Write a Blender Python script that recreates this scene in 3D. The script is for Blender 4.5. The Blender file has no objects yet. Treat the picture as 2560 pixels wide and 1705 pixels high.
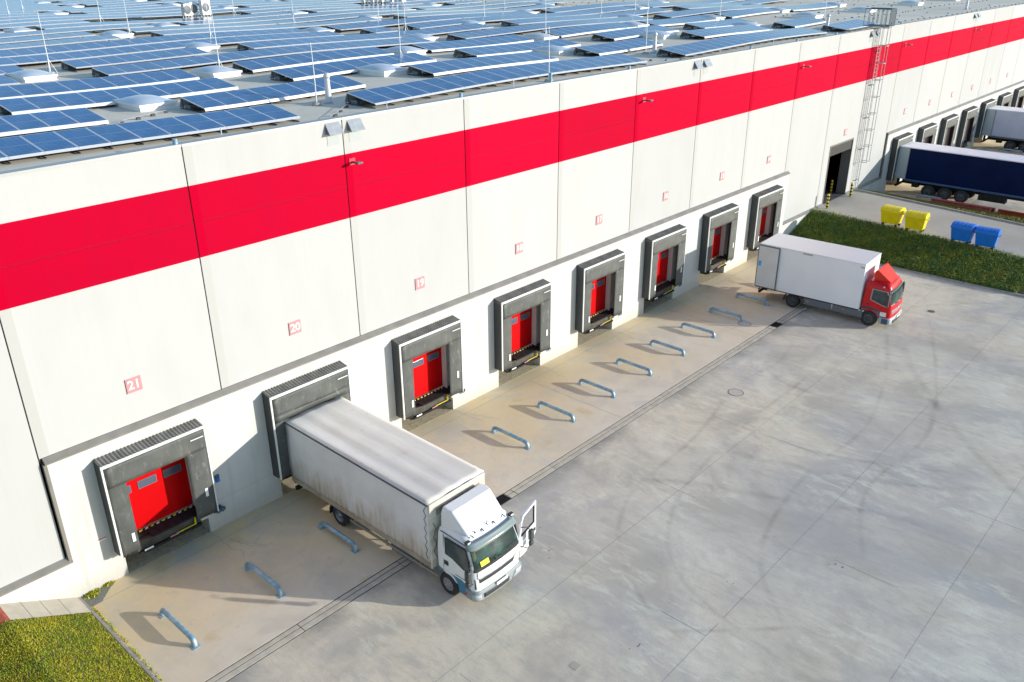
import bpy, bmesh, math, random
import numpy as np
from mathutils import Vector, Matrix
random.seed(7)
R = math.radians
scene = bpy.context.scene
COL = scene.collection

# ---------------------------------------------------------------- materials
MATS = {}
def mat(name, color, rough=0.6, metal=0.0, color2=None, scale=3.0, detail=4.0, lo=0.35, hi=0.65,
        stretch=(1, 1, 1), bump=0.0, bump_scale=30.0, spec=0.5, alpha=None, coat=0.0):
    if name in MATS:
        return MATS[name]
    m = bpy.data.materials.new(name)
    m.use_nodes = True
    nt = m.node_tree
    b = nt.nodes['Principled BSDF']
    b.inputs['Base Color'].default_value = (*color, 1)
    b.inputs['Roughness'].default_value = rough
    b.inputs['Metallic'].default_value = metal
    b.inputs['Specular IOR Level'].default_value = spec
    b.inputs['Coat Weight'].default_value = coat
    if alpha is not None:
        b.inputs['Alpha'].default_value = alpha
    tc = mp = None
    if color2 is not None or bump:
        tc = nt.nodes.new('ShaderNodeTexCoord')
        mp = nt.nodes.new('ShaderNodeMapping')
        mp.inputs['Scale'].default_value = stretch
        nt.links.new(tc.outputs['Object'], mp.inputs['Vector'])
    if color2 is not None:
        n = nt.nodes.new('ShaderNodeTexNoise')
        n.inputs['Scale'].default_value = scale
        n.inputs['Detail'].default_value = detail
        nt.links.new(mp.outputs['Vector'], n.inputs['Vector'])
        mr = nt.nodes.new('ShaderNodeMapRange')
        mr.inputs['From Min'].default_value = lo
        mr.inputs['From Max'].default_value = hi
        nt.links.new(n.outputs['Fac'], mr.inputs['Value'])
        mx = nt.nodes.new('ShaderNodeMix')
        mx.data_type = 'RGBA'
        mx.inputs['A'].default_value = (*color, 1)
        mx.inputs['B'].default_value = (*color2, 1)
        nt.links.new(mr.outputs['Result'], mx.inputs['Factor'])
        nt.links.new(mx.outputs['Result'], b.inputs['Base Color'])
    if bump:
        n2 = nt.nodes.new('ShaderNodeTexNoise')
        n2.inputs['Scale'].default_value = bump_scale
        n2.inputs['Detail'].default_value = 5
        nt.links.new(mp.outputs['Vector'], n2.inputs['Vector'])
        bp = nt.nodes.new('ShaderNodeBump')
        bp.inputs['Strength'].default_value = bump
        bp.inputs['Distance'].default_value = 0.02
        nt.links.new(n2.outputs['Fac'], bp.inputs['Height'])
        nt.links.new(bp.outputs['Normal'], b.inputs['Normal'])
    MATS[name] = m
    return m

class Nodes:
    """little helper for the bigger node graphs"""
    def __init__(s, name):
        s.m = bpy.data.materials.new(name); s.m.use_nodes = True
        s.nt = s.m.node_tree; s.b = s.nt.nodes['Principled BSDF']
        s.tc = s.nt.nodes.new('ShaderNodeTexCoord')
        MATS[name] = s.m
    def link(s, a, b): s.nt.links.new(a, b)
    def mapping(s, scale=(1, 1, 1), rot=(0, 0, 0), src='Object'):
        n = s.nt.nodes.new('ShaderNodeMapping')
        n.inputs['Scale'].default_value = scale; n.inputs['Rotation'].default_value = rot
        s.link(s.tc.outputs[src], n.inputs['Vector']); return n.outputs['Vector']
    def noise(s, vec, scale, detail=5, rough=0.55, dist=0.0):
        n = s.nt.nodes.new('ShaderNodeTexNoise')
        n.inputs['Scale'].default_value = scale; n.inputs['Detail'].default_value = detail
        n.inputs['Roughness'].default_value = rough; n.inputs['Distortion'].default_value = dist
        s.link(vec, n.inputs['Vector']); return n.outputs['Fac']
    def rng(s, v, a, b, c=0.0, d=1.0):
        n = s.nt.nodes.new('ShaderNodeMapRange')
        for k, x in (('From Min', a), ('From Max', b), ('To Min', c), ('To Max', d)):
            n.inputs[k].default_value = x
        s.link(v, n.inputs['Value']); return n.outputs['Result']
    def math(s, op, a, b=None):
        n = s.nt.nodes.new('ShaderNodeMath'); n.operation = op
        for k, x in enumerate((a, b)):
            if x is None: continue
            if isinstance(x, (int, float)): n.inputs[k].default_value = x
            else: s.link(x, n.inputs[k])
        return n.outputs['Value']
    def mix(s, f, a, b, blend='MIX'):
        n = s.nt.nodes.new('ShaderNodeMix'); n.data_type = 'RGBA'; n.blend_type = blend
        if isinstance(f, (int, float)): n.inputs['Factor'].default_value = f
        else: s.link(f, n.inputs['Factor'])
        for k, x in (('A', a), ('B', b)):
            if isinstance(x, tuple): n.inputs[k].default_value = (*x, 1)
            else: s.link(x, n.inputs[k])
        return n.outputs['Result']
    def xyz(s, vec):
        n = s.nt.nodes.new('ShaderNodeSeparateXYZ'); s.link(vec, n.inputs['Vector']); return n.outputs
    def bump(s, h, strength=0.3, dist=0.01):
        n = s.nt.nodes.new('ShaderNodeBump')
        n.inputs['Strength'].default_value = strength; n.inputs['Distance'].default_value = dist
        s.link(h, n.inputs['Height']); s.link(n.outputs['Normal'], s.b.inputs['Normal'])
    def out(s, col, rough=None):
        s.link(col, s.b.inputs['Base Color'])
        if isinstance(rough, (int, float)): s.b.inputs['Roughness'].default_value = rough
        elif rough is not None: s.link(rough, s.b.inputs['Roughness'])
        return s.m

# painted insulated wall panels: faint horizontal micro ribs and light soiling
def panel_material(name, c, c_dirt):
    n = Nodes(name)
    v = n.mapping()
    z = n.xyz(v)[2]
    rib = n.math('FRACT', n.math('MULTIPLY', z, 9.0))
    rib = n.rng(rib, 0.0, 0.12, 0, 1)
    soil = n.noise(n.mapping((0.35, 1, 0.12)), 2.2, 6)
    f = n.rng(soil, 0.45, 0.8, 0, 0.75)
    n.bump(rib, 0.10, 0.004)
    oi = n.nt.nodes.new('ShaderNodeObjectInfo')
    streak = n.noise(n.mapping((3.0, 1, 0.10)), 2.4, 5, 0.6)
    f = n.math('ADD', f, n.rng(streak, 0.52, 0.78, 0, 0.35))
    tone = n.rng(oi.outputs['Random'], 0, 1, 0.955 if c[1] > 0.1 else 0.84, 1.03)
    def shade(cc):
        q = n.nt.nodes.new('ShaderNodeVectorMath'); q.operation = 'SCALE'; q.inputs[0].default_value = cc; n.link(tone, q.inputs['Scale']); return q.outputs['Vector']
    c, c_dirt = shade(c), shade(c_dirt)
    n.b.inputs['Specular IOR Level'].default_value = 0.03
    return n.out(n.mix(f, c, c_dirt), 0.6)
M_WALL = panel_material('white wall panel', (0.500, 0.502, 0.490), (0.468, 0.466, 0.445))
M_RED = panel_material('red wall panel', (0.55, 0.0, 0.026), (0.49, 0.001, 0.029))
M_JOINT = mat('cream joint profile', (0.465, 0.462, 0.440), 0.6, spec=0.1)
M_REDJOINT = mat('dark red joint profile', (0.47, 0.0, 0.022), 0.7, spec=0.02)
M_GAP = mat('dark joint gap', (0.06, 0.055, 0.05), 0.9)

n = Nodes('white painted concrete')
v = n.mapping()
big = n.noise(n.mapping((1, 1, 0.4)), 0.9, 6)
fine = n.noise(v, 14, 5)
c = n.mix(n.rng(big, 0.4, 0.72), (0.62, 0.615, 0.59), (0.54, 0.53, 0.485))
c = n.mix(n.rng(fine, 0.55, 0.8, 0, 0.25), c, (0.44, 0.43, 0.39))
zz = n.xyz(v)[2]
gr = n.math('MULTIPLY', n.rng(n.math('ADD', zz, n.rng(big, 0.3, 0.7, -0.35, 0.35)), 0.0, 0.75, 0.6, 0), n.rng(fine, 0.3, 0.6, 0.5, 1))
c = n.mix(gr, c, (0.40, 0.36, 0.28))
stk = n.noise(n.mapping((2.2, 1, 0.12)), 1.8, 6)
c = n.mix(n.rng(stk, 0.54, 0.72, 0, 0.35), c, (0.42, 0.40, 0.35))
n.bump(fine, 0.15, 0.01)
M_CONC = n.out(c, 0.8)

M_FLASH = mat('grey brown flashing', (0.24, 0.225, 0.20), 0.45, 0.3, (0.30, 0.28, 0.25), 1.5)
M_COPING = mat('grey metal coping', (0.45, 0.46, 0.46), 0.4, 0.5)

# roof membrane
n = Nodes('roof membrane')
v = n.mapping()
a = n.noise(v, 0.35, 6); bq = n.noise(v, 3.0, 5)
c = n.mix(n.rng(a, 0.35, 0.7), (0.78, 0.71, 0.58), (0.72, 0.65, 0.52))
c = n.mix(n.rng(bq, 0.5, 0.8, 0, 0.5), c, (0.50, 0.47, 0.41))
M_ROOF = n.out(c, 0.75)

# apron concrete (smooth, warm) and yard concrete (brushed, cooler)
n = Nodes('apron concrete')
v = n.mapping()
a = n.noise(v, 0.16, 6, 0.6); bq = n.noise(v, 0.9, 7, 0.62); cq = n.noise(v, 6, 5)
dy = n.xyz(v)[1]
warm = n.math('ADD', n.rng(dy, -6.3, -0.5, 0.0, 0.75), n.rng(a, 0.3, 0.75, -0.35, 0.55))
c = n.mix(warm, (0.72, 0.64, 0.52), (0.72, 0.55, 0.30))
c = n.mix(n.rng(bq, 0.45, 0.75, 0, 0.5), c, (0.58, 0.485, 0.36))
c = n.mix(n.rng(n.noise(v, 0.55, 3), 0.62, 0.74, 0, 0.6), c, (0.58, 0.42, 0.19))
c = n.mix(n.rng(cq, 0.6, 0.8, 0, 0.3), c, (0.27, 0.25, 0.21))
sp = n.noise(v, 0.42, 6, 0.6, 0.8)
c = n.mix(n.rng(sp, 0.52, 0.64, 0, 0.42), c, (0.50, 0.47, 0.42))
c = n.mix(n.rng(n.noise(v, 1.7, 6, 0.7), 0.60, 0.70, 0, 0.35), c, (0.36, 0.31, 0.24))
n.bump(cq, 0.12, 0.006)
M_APRON = n.out(c, 0.8)

n = Nodes('yard concrete')
v = n.mapping()
lo = n.noise(v, 0.060, 5, 0.55, 0.4)
cool = n.noise(n.mapping((1, 0.8, 1), (0, 0, 0.4)), 0.11, 6, 0.62, 0.6)
mid = n.noise(v, 0.30, 7, 0.66, 0.5)
patch = n.noise(n.mapping((1, 0.7, 1)), 0.22, 4, 0.55)
brush = n.noise(n.mapping((1.0, 0.30, 1), (0, 0, R(4))), 2.6, 8, 0.70, 0.3)
brushf = n.noise(n.mapping((1.0, 0.25, 1), (0, 0, R(-3))), 7.5, 6, 0.65)
fine = n.noise(v, 22, 5, 0.65)
spots = n.noise(v, 6.0, 3)
c = n.mix(n.rng(lo, 0.42, 0.58), (0.642, 0.595, 0.508), (0.751, 0.662, 0.503))
c = n.mix(n.rng(cool, 0.50, 0.64, 0, 0.85), c, (0.462, 0.450, 0.428))
c = n.mix(n.rng(mid, 0.49, 0.62, 0, 0.65), c, (0.462, 0.421, 0.353))
c = n.mix(n.rng(mid, 0.46, 0.34, 0, 0.55), c, (0.850, 0.794, 0.642))
st = n.math('MULTIPLY', n.rng(brush, 0.50, 0.60), n.rng(patch, 0.48, 0.58))
c = n.mix(n.math('MULTIPLY', st, 0.42), c, (0.850, 0.850, 0.675))
st2 = n.math('MULTIPLY', n.rng(brush, 0.49, 0.39), n.rng(patch, 0.54, 0.44))
c = n.mix(n.math('MULTIPLY', st2, 0.40), c, (0.411, 0.384, 0.348))
c = n.mix(n.rng(brushf, 0.5, 0.68, 0, 0.32), c, (0.437, 0.397, 0.332))
c = n.mix(n.rng(fine, 0.50, 0.70, 0, 0.35), c, (0.385, 0.349, 0.289))
c = n.mix(n.rng(spots, 0.70, 0.76, 0, 0.5), c, (0.282, 0.252, 0.203))
dy = n.xyz(v)[1]
edge = n.math('MULTIPLY', n.rng(dy, -7.4, -6.7, 0, 0.7), n.rng(mid, 0.35, 0.6))
c = n.mix(edge, c, (0.22, 0.215, 0.205))
n.bump(fine, 0.2, 0.006)
M_YARD = n.out(c, n.rng(mid, 0.3, 0.7, 0.6, 0.85))

M_CURB = mat('kerb concrete', (0.42, 0.40, 0.36), 0.85, 0, (0.33, 0.32, 0.29), 4, bump=0.2)
M_SLAB = mat('paving slab concrete', (0.52, 0.47, 0.38), 0.85, 0, (0.44, 0.40, 0.32), 2.5, bump=0.2)
M_DRAIN = mat('drain channel concrete', (0.60, 0.55, 0.45), 0.8, 0, (0.48, 0.44, 0.36), 3.0)
M_LINE = mat('joint line', (0.27, 0.26, 0.24), 0.9)
M_PITFLOOR = mat('dirty pit floor', (0.58, 0.50, 0.34), 0.95, 0, (0.40, 0.35, 0.25), 6, bump=0.3)
M_GROUND = mat('far ground', (0.22, 0.21, 0.17), 0.95, 0, (0.12, 0.14, 0.06), 0.05)
M_SOIL = mat('soil under the grass', (0.075, 0.075, 0.02), 0.95, 0, (0.10, 0.085, 0.03), 2.0)
M_BRICK = mat('red paving', (0.42, 0.10, 0.06), 0.9, 0, (0.33, 0.07, 0.04), 9)
M_GRAVEL = mat('grey gravel', (0.30, 0.30, 0.27), 0.95, 0, (0.13, 0.14, 0.10), 30, bump=0.8, bump_scale=60)

# steel, rubber, fabric
n = Nodes('worn blue galvanised pipe')
v = n.mapping()
c = n.mix(n.rng(n.noise(v, 4, 5), 0.4, 0.6), (0.20, 0.38, 0.52), (0.38, 0.50, 0.57))
sc = n.noise(n.mapping((1, 0.5, 1)), 9, 6, 0.7)
c = n.mix(n.rng(sc, 0.56, 0.66, 0, 0.7), c, (0.10, 0.12, 0.13))
c = n.mix(n.rng(n.noise(v, 2.3, 5), 0.60, 0.68, 0, 0.6), c, (0.30, 0.18, 0.09))
n.b.inputs['Metallic'].default_value = 0.25
M_BLUEPIPE = n.out(c, 0.42)
M_STEEL = mat('galvanised steel', (0.48, 0.50, 0.51), 0.4, 0.7, (0.40, 0.42, 0.43), 6)
M_DARKSTEEL = mat('dark blue grey steel', (0.10, 0.15, 0.18), 0.45, 0.5)
M_ALU = mat('white aluminium edge', (0.80, 0.80, 0.78), 0.35, 0.1)
M_BLACK = mat('black rubber', (0.022, 0.022, 0.022), 0.75, 0, (0.035, 0.034, 0.032), 6, bump=0.1)
M_BLACKSTEEL = mat('black painted steel', (0.018, 0.019, 0.021), 0.8, 0.0, (0.035, 0.032, 0.03), 5, spec=0.15)
M_YELLOW = mat('yellow paint', (0.75, 0.58, 0.0), 0.45, 0, (0.60, 0.45, 0.02), 6)
M_WHITEPAINT = mat('white marking', (0.82, 0.82, 0.80), 0.5)
M_REDTAPE = mat('red marking', (0.6, 0.03, 0.05), 0.5)
n = Nodes('dock curtain fabric')
v = n.mapping()
a = n.noise(v, 1.4, 6, 0.6); st = n.noise(n.mapping((1, 1, 0.2)), 5, 5)
c = n.mix(n.rng(a, 0.35, 0.7), (0.060, 0.066, 0.062), (0.10, 0.107, 0.098))
c = n.mix(n.rng(st, 0.55, 0.8, 0, 0.7), c, (0.17, 0.17, 0.15))
oi = n.nt.nodes.new('ShaderNodeObjectInfo')
c = n.mix(n.rng(oi.outputs['Random'], 0, 1, 0, 0.5), c, (0.11, 0.11, 0.10))
scuff = n.noise(n.mapping((1.2, 1, 0.5)), 3.5, 7, 0.7, 0.6)
c = n.mix(n.rng(scuff, 0.57, 0.68, 0, 0.55), c, (0.26, 0.26, 0.235))
M_CURTAIN = n.out(c, 0.62)
M_SHELTERSIDE = mat('dark shelter side sheet', (0.040, 0.045, 0.046), 0.6, 0, (0.065, 0.067, 0.065), 2.0, stretch=(1, 1, 0.2))
M_CORR = mat('grey corrugated top', (0.20, 0.195, 0.18), 0.7, 0.0, (0.13, 0.127, 0.115), 3)
n = Nodes('red sectional door')
v = n.mapping(); z = n.xyz(v)[2]
rib = n.math('ABSOLUTE', n.math('SINE', n.math('MULTIPLY', z, 39.0)))
n.bump(n.rng(rib, 0.0, 0.25), 0.35, 0.01); n.b.inputs['Specular IOR Level'].default_value = 0.12
M_DOOR = n.out(n.mix(n.rng(rib, 0.0, 0.12), (0.32, 0.0, 0.0), (0.56, 0.001, 0.003)), 0.4)
M_GLASS = mat('dark door glass', (0.10, 0.11, 0.16), 0.08, 0.0, spec=0.8)
M_SIGN = mat('pale red sign', (0.62, 0.25, 0.26), 0.5)
M_SIGNEDGE = mat('sign edge', (0.35, 0.18, 0.17), 0.6)

# lorries
M_TRUCKWHITE = mat('white lorry paint', (0.83, 0.83, 0.82), 0.22, 0, spec=0.5, coat=0.4)
M_TRUCKRED = mat('red lorry paint', (0.62, 0.004, 0.008), 0.3, 0, coat=0.15, spec=0.3)
M_SPOILRED = mat('faded red spoiler paint', (0.72, 0.04, 0.02), 0.5, spec=0.25)
M_TRUCKBLUE = mat('blue lower skirt', (0.045, 0.20, 0.32), 0.35)
M_GREYPLASTIC = mat('grey plastic', (0.13, 0.15, 0.17), 0.55)
M_LIGHTGREY = mat('light grey plastic', (0.40, 0.43, 0.43), 0.45)
M_DARKPLASTIC = mat('dark plastic', (0.035, 0.04, 0.042), 0.5)
M_TYRE = mat('tyre rubber', (0.022, 0.022, 0.024), 0.85, 0, (0.04, 0.04, 0.04), 12)
M_RIM = mat('steel rim', (0.22, 0.23, 0.25), 0.45, 0.6)
M_RIMDARK = mat('dark rim', (0.07, 0.075, 0.08), 0.6, 0.2)
M_COVER = mat('cast cover', (0.60, 0.56, 0.48), 0.8, 0, (0.50, 0.47, 0.40), 8)
M_COVERRING = mat('rusty cover ring', (0.16, 0.13, 0.10), 0.8)
M_RIMWORN = mat('dusty rim', (0.30, 0.29, 0.29), 0.6, 0.3)
n = Nodes('windscreen glass')
v = n.mapping()
c = n.mix(n.rng(n.noise(v, 1.7, 3), 0.45, 0.62), (0.008, 0.025, 0.022), (0.03, 0.085, 0.07))
n.b.inputs['Specular IOR Level'].default_value = 0.7
M_SCREEN = n.out(c, 0.06)
M_SIDEGLASS = mat('side window glass', (0.02, 0.035, 0.045), 0.07, 0, (0.05, 0.08, 0.08), 2.5, spec=0.7)
M_VISOR = mat('smoked sun visor', (0.20, 0.25, 0.25), 0.15, 0, spec=0.6)
M_LAMPGLASS = mat('headlamp glass', (0.60, 0.66, 0.68), 0.12, 0.2)
M_AMBER = mat('amber lamp', (0.75, 0.22, 0.02), 0.3)
M_REDLAMP = mat('red lamp', (0.45, 0.02, 0.02), 0.3)
M_PLATE = mat('number plate', (0.75, 0.74, 0.70), 0.5)
M_YCARD = mat('yellow card', (0.78, 0.72, 0.02), 0.6)
M_MIRROR = mat('mirror housing', (0.05, 0.055, 0.06), 0.45)

def tarp(name, axis_z_lo, dirt_top, base=(0.74, 0.735, 0.74), dirt=(0.36, 0.27, 0.16)):
    n = Nodes(name)
    v = n.mapping(); z = n.xyz(v)[2]
    wob = n.noise(n.mapping((0.5, 0.9, 0.5)), 1.3, 6, 0.62)
    h = n.math('ADD', z, n.rng(wob, 0.3, 0.7, -0.55, 0.55))
    f = n.rng(h, axis_z_lo, dirt_top, 0.95, 0.0)
    streak = n.noise(n.mapping((2.5, 2.5, 0.35)), 2.6, 6)
    f = n.math('MULTIPLY', f, n.rng(streak, 0.3, 0.7, 0.35, 1.0))
    c = n.mix(n.rng(n.noise(v, 0.8, 5), 0.35, 0.7), base, tuple(x * 0.86 for x in base))
    wr = n.noise(n.mapping((0.9, 0.9, 2.2)), 1.6, 4, 0.6, 1.2)
    n.bump(wr, 0.35, 0.06)
    return n.out(n.mix(f, c, dirt), 0.55)
M_TARP = tarp('soiled white tarpaulin', 1.0, 2.15)
n = Nodes('soiled lorry roof sheet')
v = n.mapping(); x = n.xyz(v)[0]
band = n.math('SINE', n.math('MULTIPLY', x, 9.5))
s1 = n.noise(n.mapping((2.2, 0.18, 1)), 1.6, 6)
f = n.math('ADD', n.rng(band, -1, 1, 0, 0.15), n.rng(s1, 0.35, 0.7, -0.1, 0.5))
c = n.mix(f, (0.80, 0.775, 0.72), (0.66, 0.60, 0.49))
c = n.mix(n.rng(n.noise(v, 3, 6), 0.58, 0.75, 0, 0.5), c, (0.58, 0.52, 0.42))
n.bump(n.rng(band, -1, 1), 0.3, 0.03)
n.b.inputs['Specular IOR Level'].default_value = 0.15
M_TARPROOF = n.out(c, 0.6)
M_BOXWHITE = mat('white box body', (0.90, 0.90, 0.91), 0.4, 0, (0.84, 0.85, 0.87), 0.7)
M_BOXPANEL = mat('grey white rear door', (0.72, 0.71, 0.70), 0.45, 0, (0.65, 0.64, 0.62), 1.2)
M_NAVY = mat('navy curtain', (0.001, 0.009, 0.055), 0.5, 0, (0.002, 0.012, 0.068), 0.8, bump=0.15, bump_scale=2, spec=0.12)
M_NAVYRAIL = mat('blue steel rail', (0.05, 0.12, 0.25), 0.45)
M_TRAILERROOF = mat('white trailer roof', (0.88, 0.87, 0.90), 0.5, 0, (0.79, 0.80, 0.83), 0.9)
M_PALEBLUE = mat('pale blue grey body', (0.52, 0.57, 0.70), 0.4, 0, (0.46, 0.51, 0.63), 0.7)
M_BINY = mat('yellow bin plastic', (0.85, 0.72, 0.0), 0.4, 0, (0.76, 0.60, 0.0), 2.0)
M_BINB = mat('blue bin plastic', (0.004, 0.20, 0.74), 0.4, 0, (0.004, 0.16, 0.62), 2.0)
M_BEAM = mat('red painted steel beam', (0.45, 0.08, 0.07), 0.6, 0, (0.55, 0.17, 0.14), 4)
M_BEAM2 = mat('orange red steel beam', (0.50, 0.09, 0.02), 0.6, 0, (0.40, 0.05, 0.02), 4)

# solar modules: UV 0..1 per module
n = Nodes('solar module glass')
uv = n.tc.outputs['UV']
sx = n.xyz(uv)
def lines(coord, cnt, w):
    f = n.math('FRACT', n.math('MULTIPLY', coord, cnt))
    d = n.math('MINIMUM', f, n.math('SUBTRACT', 1.0, f))
    return n.rng(d, w * 0.6, w, 1, 0)
edge = n.math('MAXIMUM', lines(sx[0], 1, 0.028), lines(sx[1], 1, 0.018))
midl = lines(n.math('ADD', sx[1], 0.5), 1, 0.012)
cell = n.math('MAXIMUM', lines(sx[0], 6, 0.05), n.math('MULTIPLY', lines(sx[1], 10, 0.05), 0.35))
tone = n.noise(n.mapping((1, 1, 1)), 0.6, 2)
c = n.mix(n.rng(tone, 0.35, 0.65), (0.008, 0.105, 0.285), (0.013, 0.125, 0.335))
oi = n.nt.nodes.new('ShaderNodeObjectInfo')
c = n.mix(n.rng(oi.outputs['Random'], 0, 1, 0, 0.30), c, (0.018, 0.075, 0.20))
c = n.mix(n.math('MULTIPLY', cell, 0.42), c, (0.13, 0.26, 0.45))
dirt = n.noise(n.mapping((1, 1, 1)), 2.4, 4)
c = n.mix(n.rng(dirt, 0.5, 0.75, 0, 0.16), c, (0.35, 0.42, 0.50))
c = n.mix(n.math('MULTIPLY', midl, 0.6), c, (0.30, 0.40, 0.52))
c = n.mix(edge, c, (0.62, 0.68, 0.74))
n.b.inputs['Specular IOR Level'].default_value = 0.9
M_PV = n.out(c, 0.16)
M_PVFRAME = mat('module frame', (0.60, 0.61, 0.62), 0.35, 0.3)
M_PVBACK = mat('module back', (0.05, 0.06, 0.07), 0.6)
M_DOME = mat('frosted skylight dome', (0.62, 0.68, 0.76), 0.25, 0, spec=0.5)
M_CURBW = mat('white skylight upstand', (0.80, 0.80, 0.79), 0.45)
M_ROD = mat('pale lightning rod', (0.70, 0.72, 0.74), 0.4, 0.4)
M_FOOT = mat('concrete foot', (0.42, 0.40, 0.36), 0.9)
M_CLIP = mat('dark clip', (0.08, 0.075, 0.07), 0.8)
M_PIPEW = mat('light grey pipe', (0.58, 0.60, 0.64), 0.4, 0.2)
M_DARKROOM = mat('dark hall interior', (0.02, 0.02, 0.022), 0.9)
M_HALLFLOOR = mat('hall floor', (0.10, 0.10, 0.11), 0.7)
M_JAMB = mat('grey door jamb', (0.16, 0.155, 0.15), 0.6)
def grass_mat(name, a, b, c3):
    n = Nodes(name)
    v = n.mapping()
    c = n.mix(n.rng(n.noise(v, 1.3, 4), 0.36, 0.64), a, b)
    c = n.mix(n.rng(n.noise(v, 9, 3), 0.55, 0.75), c, c3)
    return n.out(c, 0.6)
M_LAWN = grass_mat('lawn grass', (0.26, 0.34, 0.008), (0.46, 0.44, 0.008), (0.44, 0.33, 0.04))
M_LONG = grass_mat('long bank grass', (0.095, 0.20, 0.03), (0.23, 0.27, 0.02), (0.42, 0.39, 0.10))
M_FARGRASS = grass_mat('sunny bank grass', (0.13, 0.14, 0.008), (0.19, 0.16, 0.012), (0.09, 0.12, 0.012))

# ---------------------------------------------------------------- mesh helpers
class MB:
    def __init__(s):
        s.v = []; s.f = []; s.mi = []; s.uv = {}; s.mats = []; s.cur = 0; s.smooth = set()
    def use(s, m):
        if m not in s.mats: s.mats.append(m)
        s.cur = s.mats.index(m); return s
    def face(s, pts, uv=None, smooth=False):
        i = len(s.v); s.v += [tuple(p) for p in pts]
        s.f.append(tuple(range(i, i + len(pts)))); s.mi.append(s.cur)
        if uv: s.uv[len(s.f) - 1] = uv
        if smooth: s.smooth.add(len(s.f) - 1)
    def idx(s, verts, faces, smooth=False):
        i = len(s.v); s.v += [tuple(p) for p in verts]
        for f in faces:
            s.f.append(tuple(i + k for k in f)); s.mi.append(s.cur)
            if smooth: s.smooth.add(len(s.f) - 1)
    def box(s, x0, x1, y0, y1, z0, z1, M=None):
        p = [(x0, y0, z0), (x1, y0, z0), (x1, y1, z0), (x0, y1, z0), (x0, y0, z1), (x1, y0, z1), (x1, y1, z1), (x0, y1, z1)]
        if M is not None: p = [tuple(M @ Vector(q)) for q in p]
        s.idx(p, [(3, 2, 1, 0), (4, 5, 6, 7), (0, 1, 5, 4), (1, 2, 6, 5), (2, 3, 7, 6), (3, 0, 4, 7)]); return s
    def hexa(s, lo, hi):
        """lo, hi: four points each, same order"""
        p = list(lo) + list(hi)
        s.idx(p, [(3, 2, 1, 0), (4, 5, 6, 7), (0, 1, 5, 4), (1, 2, 6, 5), (2, 3, 7, 6), (3, 0, 4, 7)]); return s
    def prism(s, prof, axis, a0, a1):
        """extrude a closed 2D profile along axis (0,1,2)"""
        def P(q, a):
            if axis == 0: return (a, q[0], q[1])
            if axis == 1: return (q[0], a, q[1])
            return (q[0], q[1], a)
        n = len(prof); v = [P(q, a0) for q in prof] + [P(q, a1) for q in prof]
        s.idx(v, [tuple(range(n))[::-1], tuple(range(n, 2 * n))] + [(i, (i + 1) % n, n + (i + 1) % n, n + i) for i in range(n)]); return s
    def tube(s, pts, r, n=10, cap=True):
        pts = [Vector(p) for p in pts]; rr = r if isinstance(r, (list, tuple)) else [r] * len(pts)
        rings = []; up = None
        for i, p in enumerate(pts):
            d = (pts[min(i + 1, len(pts) - 1)] - pts[max(i - 1, 0)]).normalized()
            if up is None:
                up = Vector((0, 0, 1)) if abs(d.z) < 0.9 else Vector((1, 0, 0))
            a = d.cross(up)
            if a.length < 1e-4: a = d.cross(Vector((1, 0, 0)))
            a.normalize(); b = a.cross(d).normalized(); up = b
            rings.append([p + (a * math.cos(t) + b * math.sin(t)) * rr[i] for t in (2 * math.pi * k / n for k in range(n))])
        v = [q for ring in rings for q in ring]; f = []
        for i in range(len(pts) - 1):
            for k in range(n):
                f.append((i * n + k, i * n + (k + 1) % n, (i + 1) * n + (k + 1) % n, (i + 1) * n + k))
        s.idx(v, f, True)
        if cap:
            s.idx(rings[0], [tuple(range(n))]); s.idx(rings[-1], [tuple(range(n))])
        return s
    def lathe(s, prof, c, axis=0, n=24):
        """prof: (along axis, radius); closed surface of revolution about axis through c"""
        v = []; f = []
        for (a, r) in prof:
            for k in range(n):
                t = 2 * math.pi * k / n; p = [r * math.cos(t), r * math.sin(t)]; p.insert(axis, a)
                v.append(tuple(p[j] + c[j] for j in range(3)))
        m = len(prof)
        for i in range(m - 1):
            for k in range(n): f.append((i * n + k, i * n + (k + 1) % n, (i + 1) * n + (k + 1) % n, (i + 1) * n + k))
        s.idx(v, f, True); return s
    def build(s, name, m=None, parent=None, loc=(0, 0, 0), bevel=0.0, segs=2, recalc=True, merge=False):
        me = bpy.data.meshes.new(name)
        me.from_pydata(s.v, [], s.f)
        ms = [m] if m is not None and not s.mats else (s.mats or [m])
        for q in ms: me.materials.append(q)
        if s.mats:
            me.polygons.foreach_set('material_index', s.mi)
        if s.uv:
            ul = me.uv_layers.new(name='UVMap')
            for fi, uvs in s.uv.items():
                for li, u in zip(me.polygons[fi].loop_indices, uvs): ul.data[li].uv = u
        if s.smooth:
            for fi in s.smooth: me.polygons[fi].use_smooth = True
        if recalc or merge:
            bm = bmesh.new(); bm.from_mesh(me)
            if merge: bmesh.ops.remove_doubles(bm, verts=bm.verts, dist=1e-4)
            if recalc: bmesh.ops.recalc_face_normals(bm, faces=bm.faces)
            bm.to_mesh(me); bm.free()
        me.update()
        o = bpy.data.objects.new(name, me); COL.objects.link(o)
        o.location = loc
        if parent is not None: o.parent = parent
        if bevel:
            b = o.modifiers.new('bevel', 'BEVEL'); b.width = bevel; b.segments = segs; b.limit_method = 'ANGLE'; b.angle_limit = R(40)
        return o

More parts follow.
